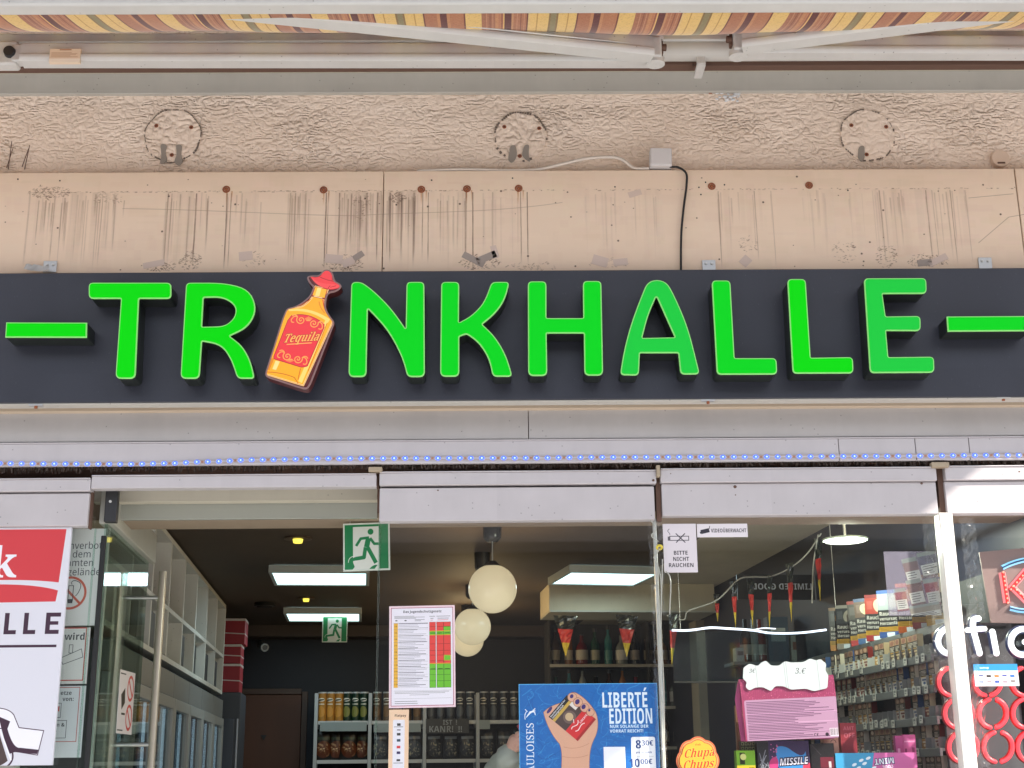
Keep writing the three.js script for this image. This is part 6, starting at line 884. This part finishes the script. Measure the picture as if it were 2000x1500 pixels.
// ---------- light signs in the right window ----------
{
  const z = -0.05, glow = (r, g, b, e = 1) => mat(col(0.8, 0.8, 0.8), 0.3, { emissive: col(r, g, b), emissiveIntensity: e });
  const wM = glow(0.3, 0.38, 0.42, 1), halo = mat(col(0.02, 0.035, 0.1), 0.4), redM = mat(col(0.45, 0.03, 0.04), 0.3, { emissive: col(0.42, 0.03, 0.04), emissiveIntensity: 1 }), redB = mat(col(0.25, 0.01, 0.012), 0.4);
  const px = 1 / 535;
  // white neon letters
  const ns = thing('neon_lettering', 'white glowing script letters behind the right panes', 'neon sign', V(0, 0, 0));
  const stroke = (pts, r, name, m, b) => { const P = pts.map(([u, v]) => at(u, v, z)), g = part(name, merge([tube(P, r, 40, 10), new THREE.SphereGeometry(r, 10, 8).translate(P[0].x, P[0].y, P[0].z), new THREE.SphereGeometry(r, 10, 8).translate(P.at(-1).x, P.at(-1).y, P.at(-1).z)]), m, ns); const Q = P.map((p) => p.clone().setZ(z - 0.012)); part('backing', merge([tube(Q, r * 1.5, 30, 8)]), b, g); return g; };
  const arc = (cx, cy, r, a0, a1, n = 24) => Array.from({ length: n }, (_, i) => { const a = a0 + (a1 - a0) * i / (n - 1); return [cx + r * Math.cos(a), cy - r * Math.sin(a) * 1.05]; });
  const ring = (cx, cy) => { stroke(arc(cx, cy, 24, 0.5, 5.7), 0.011, 'ring', wM, halo); const c = at(cx + 4, cy, z); part('dot', new THREE.SphereGeometry(0.011, 14, 10).translate(c.x, c.y, c.z), wM, ns); };
  ring(1856, 1252); ring(1998, 1254);
  stroke([[1911, 1208], [1902, 1210], [1900, 1225], [1906, 1250], [1913, 1276]], 0.011, 'letter', wM, halo); stroke([[1889, 1231], [1923, 1228]], 0.0095, 'crossbar', wM, halo); stroke([[1938, 1234], [1942, 1255], [1946, 1276]], 0.011, 'letter', wM, halo);
  part('acrylic', moved(new THREE.BoxGeometry(0.62, 0.24, 0.004), at(1945, 1245, z - 0.03).x, at(1945, 1245, z - 0.03).y, z - 0.03), M.glass, ns);
  // red rings, each a pair of arcs
  const rows = [[1331, [1860, 1930, 2003], 26], [1393, [1873, 1940, 2006], 27], [1459, [1882, 1950, 2016], 28]], rn = ['upper', 'middle', 'lower'], cn = ['left', 'second', 'right'];
  rows.forEach(([v, us, r], j) => us.forEach((u, i) => {
    const o = thing('ring_light', `red glowing ring, ${cn[i]} in the ${rn[j]} row of ring lights`, 'ring light', V(0, 0, 0), 0, 'red ring lights in the right window');
    for (const [a0, a1] of [[1.85, 4.5], [-1.35, 1.3]]) { const P = arc(u, v, r, a0, a1, 22).map(([x, y]) => at(x, y, z - 0.01)), h = part('half_ring', merge([tube(P, 0.0072, 36, 8), new THREE.SphereGeometry(0.0072, 8, 6).translate(P[0].x, P[0].y, P[0].z), new THREE.SphereGeometry(0.0072, 8, 6).translate(P.at(-1).x, P.at(-1).y, P.at(-1).z)]), redM, o); part('holder', tube(P.map((p) => p.clone().setZ(z - 0.022)), 0.0105, 30, 8), redB, h); }
  }));
  { const p = at(1955, 1400, z + 0.03), l = new THREE.PointLight(0xff2a30, 0.12, 0, 2); l.position.copy(p); l.shadow.radius = 6; l.castShadow = true; l.name = 'ring_glow'; scene.add(l); }
  // board with the red letter K
  const k = thing('kiosk_light_board', 'brown light board with a red dotted letter K between blue arcs', 'light sign', V(0, 0, 0)), zk = -0.09;
  const quad = toWorld([[1913, 1078], [2120, 1060], [2135, 1220], [1936, 1216]], zk);
  part('board', slab(shapeOf(quad), 0.008, zk - 0.01), mat(col(0.24, 0.165, 0.15), 0.5), k);
  const outline = mat(col(0.5, 0.16, 0.16), 0.3, { emissive: col(0.35, 0.08, 0.09), emissiveIntensity: 1 }), fill = mat(col(0.4, 0.02, 0.02), 0.4, { emissive: col(0.5, 0.01, 0.012), emissiveIntensity: 0.6 }), dotM = mat(col(0.6, 0.25, 0.2), 0.3, { emissive: col(0.7, 0.2, 0.12), emissiveIntensity: 1 });
  const bars = [[[1957, 1119], [1966, 1178]], [[1972, 1152], [2006, 1112]], [[1976, 1146], [2012, 1182]]];
  bars.forEach(([a, b]) => { const A = at(...a, zk), B = at(...b, zk), o = part('letter_bar', tube([A, B], 0.0125, 3, 10).scale(1, 1, 1), outline, k); part('bar_core', tube([A.clone().setZ(zk + 0.006), B.clone().setZ(zk + 0.006)], 0.0085, 3, 8), fill, o); const n = Math.round(A.distanceTo(B) / 0.017), ds = []; for (let i = 0; i <= n; i++) { const q = A.clone().lerp(B, i / n); ds.push(new THREE.SphereGeometry(0.0035, 8, 6).translate(q.x, q.y, zk + 0.0145)); } part('lamps', merge(ds), dotM, o); });
  const blue = mat(col(0.2, 0.4, 0.6), 0.3, { emissive: col(0.1, 0.28, 0.42), emissiveIntensity: 1 }), bcore = mat(col(0.02, 0.06, 0.16), 0.4);
  for (const pts of [[[1957, 1109], [1975, 1101], [2000, 1094], [2040, 1090]], [[1972, 1188], [1990, 1192], [2010, 1193], [2040, 1190]]]) { const P = pts.map(([u, v]) => at(u, v, zk)); const o = part('blue_arc', tube(P, 0.009, 20, 8), blue, k); part('arc_core', tube(P.map((p) => p.clone().setZ(zk + 0.0065)), 0.0035, 20, 6), bcore, o); }
}
// ---------- pennants on a string ----------
{
  const bt = thing('pennant_string', 'string of black, red and gold pennants sagging through the shop', 'bunting', V(0, 0, 0)), T0 = 2.0, mBlack = mat(col(0.16, 0.18, 0.18), 0.18, { metalness: 0.85 }), mRed = mat(col(0.62, 0.05, 0.045), 0.4), mGold = mat(col(0.7, 0.52, 0.04), 0.4), cordM = mat(col(0.5, 0.49, 0.46), 0.5);
  const P = (u, v, t = T0) => onT(u, v, t);
  const c1 = [[1345, 1192], [1400, 1172], [1446, 1130], [1470, 1127], [1505, 1126], [1545, 1108], [1575, 1083], [1604, 1042]].map(([u, v]) => P(u, v)); part('cord', tube(c1, 0.004, 60, 6), cordM, bt);
  part('cord', tube([[1598, 1044], [1589, 1100], [1586, 1178]].map(([u, v]) => P(u, v)), 0.004, 20, 6), cordM, bt); part('cord', tube([[1302, 1202], [1337, 1210], [1341, 1196], [1360, 1188]].map(([u, v]) => P(u, v)), 0.003, 20, 6), cordM, bt);
  const tri = (a, b, tip, t, slices) => { // [left], [right], [tip] in the picture, cut into three coloured bands
    const A = P(...a, t), B = P(...b, t), C = P(...tip, t), band = (k0, k1) => { const n = 5, pos = [], idx = []; for (let j = 0; j <= n; j++) for (let i = 0; i <= n; i++) { const k = k0 + (k1 - k0) * j / n, L = A.clone().lerp(C, k), R = B.clone().lerp(C, k), p = L.lerp(R, i / n); const w = (1 - k) * 0.012; p.addScaledVector(RT, w * (rnd() - 0.5) * (slices ? 2 : 1)); pos.push(p.x, p.y, p.z); } for (let j = 0; j < n; j++) for (let i = 0; i < n; i++) { const q = j * (n + 1) + i; idx.push(q, q + n + 1, q + 1, q + 1, q + n + 1, q + n + 2); } const g = new THREE.BufferGeometry(); g.setAttribute('position', new THREE.Float32BufferAttribute(pos, 3)); g.setIndex(idx); g.computeVertexNormals(); g.setAttribute('uv', new THREE.Float32BufferAttribute(new Float32Array(pos.length / 3 * 2), 2)); return toCreasedNormals(g, 0.2); };
    const dbl = (m) => { m.side = THREE.DoubleSide; return m; }; const o = part('pennant', band(0, 0.33), dbl(mBlack), bt); part('red_band', band(0.33, 0.66), dbl(mRed), o); part('gold_band', band(0.66, 1), dbl(mGold), o);
  };
  tri([1081, 1201], [1127, 1203], [1105, 1283], 3.0, 1); tri([1202, 1200], [1246, 1203], [1224, 1284], 3.0, 0);
  tri([1425, 1135], [1440, 1134], [1437, 1228], T0, 1); tri([1458, 1130], [1474, 1131], [1470, 1224], T0, 1); tri([1496, 1124], [1509, 1122], [1503, 1232], T0, 1); tri([1534, 1102], [1550, 1098], [1546, 1216], T0, 1); tri([1588, 1052], [1605, 1048], [1602, 1175], T0, 1); tri([1393, 1160], [1406, 1160], [1402, 1216], T0 + 0.4, 0); tri([1306, 1198], [1327, 1200], [1312, 1300], T0 - 0.3, 0);
}
// mirrored lettering on a dark hanging board
{
  const T = 2.6, a = onT(1438, 1122, T), b = onT(1592, 1172, T);
  single('dark_header_board', 'dark board with mirrored pale lettering behind the pennants', 'board', printed(new THREE.BoxGeometry(sOf(b) - sOf(a), a.y - b.y, 0.01)), mat(0xffffff, 0.3, { map: canvasTex(770, 250, (g) => { g.fillStyle = '#0b0f1a'; g.fillRect(0, 0, 770, 250); g.save(); g.translate(770, 0); g.scale(-1, 1); words(g, 'LIMITED GOODS', 20, 148, 84, '#d9e2ee', 'sans-serif', 'bold', 'left', 730); g.restore(); }) }), room((sOf(a) + sOf(b)) / 2, (a.y + b.y) / 2, T), TURN);
  const h = scene.children.at(-1);
}
// light tube over the counter and the tinted screen below it
{
  const T = 1.7, pts = [[1312, 1231], [1340, 1231.5], [1356, 1230], [1388, 1226], [1420, 1227.5], [1470, 1231], [1500, 1236], [1540, 1237], [1575, 1235], [1614, 1230]].map(([u, v]) => onT(u, v, T));
  const o = thing('light_tube', 'thin white light tube above the tinted counter screen', 'light tube', V(0, 0, 0)); part('tube', tube(pts, 0.0055, 80, 8), mat(col(0.8, 0.85, 0.9), 0.3, { emissive: col(0.75, 0.85, 1), emissiveIntensity: 0.8 }), o); part('tube', tube([[1468, 1231], [1490, 1227], [1515, 1228]].map(([u, v]) => onT(u, v, T - 0.02)), 0.003, 12, 6), o.children[0].material, o);
  const a = onT(1312, 1233, T), b = onT(1660, 1330, T), sc = thing('counter_screen', 'bluish tinted acrylic screen hanging over the counter', 'screen', room((sOf(a) + sOf(b)) / 2, 0, T), TURN); part('sheet', moved(new THREE.BoxGeometry(sOf(b) - sOf(a), a.y - b.y, 0.006), 0, (a.y + b.y) / 2, 0), phys({ color: col(0.55, 0.66, 0.72), roughness: 0.05, transmission: 1, thickness: 0, ior: 1.5 }), sc); part('edge_rail', moved(box(sOf(b) - sOf(a), 0.008, 0.012, 0.001), 0, b.y - 0.004, 0), M.black, sc);
  for (const k of [-0.45, 0.45]) part('hanger', moved(new THREE.CylinderGeometry(0.002, 0.002, CEIL - a.y, 6), k * (sOf(b) - sOf(a)), (CEIL + a.y) / 2, 0), M.steel, sc);
}

// ---------- the person behind the blue poster ----------
{
  const who = thing('person', 'person in a grey-green jacket holding up a red phone, half hidden by the blue poster', 'person', V(0.345, 0, -1.3), 0.06);
  const cap = (p, a, b, ra, rb) => { const ab = [b[0] - a[0], b[1] - a[1], b[2] - a[2]], ap = [p[0] - a[0], p[1] - a[1], p[2] - a[2]], t = Math.max(0, Math.min(1, (ap[0] * ab[0] + ap[1] * ab[1] + ap[2] * ab[2]) / (ab[0] ** 2 + ab[1] ** 2 + ab[2] ** 2 || 1))); return Math.hypot(ap[0] - ab[0] * t, ap[1] - ab[1] * t, ap[2] - ab[2] * t) - (ra + (rb - ra) * t); };
  const smin = (a, b, k) => { const h = Math.max(0, Math.min(1, 0.5 + 0.5 * (b - a) / k)); return b * (1 - h) + a * h - k * h * (1 - h); };
  function mesh(bones, c, half, res, k, grow = 0, wrinkle = 0) {
    const mc = new MarchingCubes(res, new THREE.MeshBasicMaterial(), false, false, 200000); mc.isolation = 0; const f = mc.field, s = mc.size, hs = s / 2;
    for (let z = 0; z < s; z++) for (let y = 0; y < s; y++) for (let x = 0; x < s; x++) {
      const p = [c[0] + (x - hs) / hs * half, c[1] + (y - hs) / hs * half, c[2] + (z - hs) / hs * half]; let d = 9;
      for (const [a, b, ra, rb, q] of bones) d = smin(d, cap(p, a, b, ra + grow, rb + grow), q ?? k);
      if (wrinkle && Math.abs(d) < 0.06) d += wrinkle * Math.sin(p[0] * 70 + 3 * Math.sin(p[1] * 40)) * Math.sin(p[1] * 55 + p[2] * 30);
      f[x + y * s + z * s * s] = -d;
    }
    mc.update(); const n = mc.count ?? mc.geometry.drawRange.count, g = new THREE.BufferGeometry(), pa = new Float32Array(mc.positionArray.slice(0, n * 3)), na = new Float32Array(mc.normalArray.slice(0, n * 3));
    for (let i = 0; i < n; i++) { pa[i * 3] = c[0] + pa[i * 3] * half; pa[i * 3 + 1] = c[1] + pa[i * 3 + 1] * half; pa[i * 3 + 2] = c[2] + pa[i * 3 + 2] * half; }
    g.setAttribute('position', new THREE.BufferAttribute(pa, 3)); g.setAttribute('normal', new THREE.BufferAttribute(na, 3)); g.setAttribute('uv', new THREE.BufferAttribute(new Float32Array(n * 2), 2)); return g;
  }
  const shR = [-0.19, 1.5, 0], elR = [-0.345, 1.615, 0.16], wrR = [-0.325, 1.675, 0.32], shL = [0.19, 1.5, 0], elL = [0.3, 1.28, 0.18], wrL = [-0.07, 1.605, 0.37];
  const torso = [[[0, 1.0, 0], [0, 1.3, 0], 0.135, 0.15], [[-0.08, 1.38, 0], [0.08, 1.38, 0], 0.115, 0.115], [shR, shL, 0.065, 0.065], [[-0.08, 0.95, 0], [0.08, 0.95, 0], 0.12, 0.12]];
  const arms = [[shR, elR, 0.056, 0.044], [elR, wrR, 0.043, 0.028], [shL, elL, 0.056, 0.044], [elL, wrL, 0.043, 0.028]];
  const legs = [[[-0.1, 0.93, 0], [-0.12, 0.5, 0.02], 0.09, 0.06], [[-0.12, 0.5, 0.02], [-0.13, 0.08, -0.01], 0.056, 0.036], [[0.1, 0.93, 0], [0.12, 0.5, 0.02], 0.09, 0.06], [[0.12, 0.5, 0.02], [0.13, 0.08, -0.01], 0.056, 0.036]], feet = [[[-0.13, 0.045, -0.02], [-0.15, 0.035, 0.16], 0.042, 0.034], [[0.13, 0.045, -0.02], [0.15, 0.035, 0.16], 0.042, 0.034]];
  const head = [[[0, 1.74, -0.012], [0, 1.72, 0.01], 0.088, 0.08], [[0, 1.67, 0.02], [0, 1.635, 0.05], 0.06, 0.034], [[0, 1.7, 0.085], [0, 1.675, 0.108], 0.008, 0.013, 0.012], [[-0.018, 1.645, 0.082], [0.018, 1.645, 0.082], 0.007, 0.007, 0.01], [[-0.02, 1.715, 0.078], [-0.042, 1.714, 0.068], 0.009, 0.008, 0.012], [[0.02, 1.715, 0.078], [0.042, 1.714, 0.068], 0.009, 0.008, 0.012], [[-0.086, 1.71, -0.005], [-0.09, 1.68, -0.008], 0.014, 0.01, 0.01], [[0.086, 1.71, -0.005], [0.09, 1.68, -0.008], 0.014, 0.01, 0.01], [[0, 1.5, -0.01], [0, 1.62, -0.002], 0.058, 0.052]];
  // hands closed on the two long edges of the phone
  const hand = (s, w) => { const k = [w[0] + s * 0.03, w[1] + 0.062, w[2] + 0.012], out = [[w, k, 0.026, 0.03, 0.02]]; for (let i = 0; i < 4; i++) { const b = [k[0] + s * 0.008, k[1] + 0.03 - i * 0.021, k[2] + 0.014], l = [0.034, 0.04, 0.037, 0.028][i]; const m = [b[0] + s * l * 0.8, b[1] + 0.005, b[2] + 0.026], e = [m[0] + s * l * 0.75, m[1] - 0.003, m[2] - 0.008]; out.push([b, m, 0.0095, 0.0088, 0.006], [m, e, 0.0088, 0.0075, 0.004]); } const t0 = [k[0] - s * 0.004, k[1] + 0.012, k[2] - 0.014], t1 = [t0[0] + s * 0.032, t0[1] + 0.024, t0[2] - 0.012], t2 = [t1[0] + s * 0.028, t1[1] + 0.008, t1[2] + 0.008]; out.push([t0, t1, 0.0125, 0.0105, 0.008], [t1, t2, 0.0105, 0.009, 0.004]); return out; };
  const skin = mat(col(0.56, 0.33, 0.25), 0.55);
  const body = part('body', merge([mesh([...torso, ...arms, ...legs, ...feet, [[0, 1.45, 0], [0, 1.56, 0], 0.055, 0.052]], [0, 0.93, 0.08], 0.96, 84, 0.04), mesh(head, [0, 1.7, 0.01], 0.24, 76, 0.03), mesh(hand(1, wrR), [-0.26, 1.74, 0.35], 0.16, 76, 0.006), mesh(hand(-1, wrL), [-0.12, 1.665, 0.39], 0.16, 70, 0.006)]), skin, who);
  part('jacket', mesh([...torso.slice(0, 3), ...arms.map(([a, b, ra, rb]) => [a, [a[0] + (b[0] - a[0]) * 0.94, a[1] + (b[1] - a[1]) * 0.94, a[2] + (b[2] - a[2]) * 0.94], ra, rb + 0.006])], [0, 1.33, 0.12], 0.56, 92, 0.05, 0.02, 0.005), mat(col(0.36, 0.4, 0.35), 0.8), who, null, 'grey-green jacket');
  part('trousers', mesh([...legs.map(([a, b, ra, rb]) => [a, b, ra, rb + 0.012]), torso[3]], [0, 0.56, 0], 0.58, 70, 0.05, 0.014, 0.003), mat(col(0.03, 0.035, 0.05), 0.85), who);
  part('shoe', mesh([feet[0]], [-0.14, 0.05, 0.07], 0.2, 40, 0.02, 0.012), M.black, who); part('shoe', mesh([feet[1]], [0.14, 0.05, 0.07], 0.2, 40, 0.02, 0.012), M.black, who);
  part('hair', mesh([[[0, 1.765, -0.03], [0, 1.745, -0.05], 0.09, 0.09], [[-0.05, 1.79, 0.03], [0.05, 1.79, 0.03], 0.04, 0.04]], [0, 1.75, -0.02], 0.2, 50, 0.03, 0.004, 0.003), mat(col(0.03, 0.02, 0.014), 0.7), who);
  for (const s of [-1, 1]) part('eye', moved(new THREE.SphereGeometry(0.011, 14, 10), s * 0.031, 1.7, 0.07), mat(col(0.6, 0.58, 0.55), 0.2), who);
  const ph = thing('phone', 'red cased phone held up behind the edge of the blue poster', 'phone', V(0, 0, 0)), pc = V(-0.215, 1.75, 0.366).applyAxisAngle(V(0, 1, 0), 0.06).add(who.position);
  ph.position.copy(pc); ph.rotation.set(-0.12, 0.06, 0.55); part('case', box(0.08, 0.165, 0.011, 0.005), mat(col(0.25, 0.025, 0.03), 0.4), ph); part('screen', moved(box(0.072, 0.155, 0.002, 0.001), 0, 0, -0.0062), M.black, ph); for (const y of [0.055, 0.03]) part('lens', moved(new THREE.CylinderGeometry(0.008, 0.008, 0.004, 16).rotateX(Math.PI / 2), -0.022, y, 0.007), mat(col(0.02, 0.02, 0.03), 0.1), ph);
}
renderer.render(scene, camera);
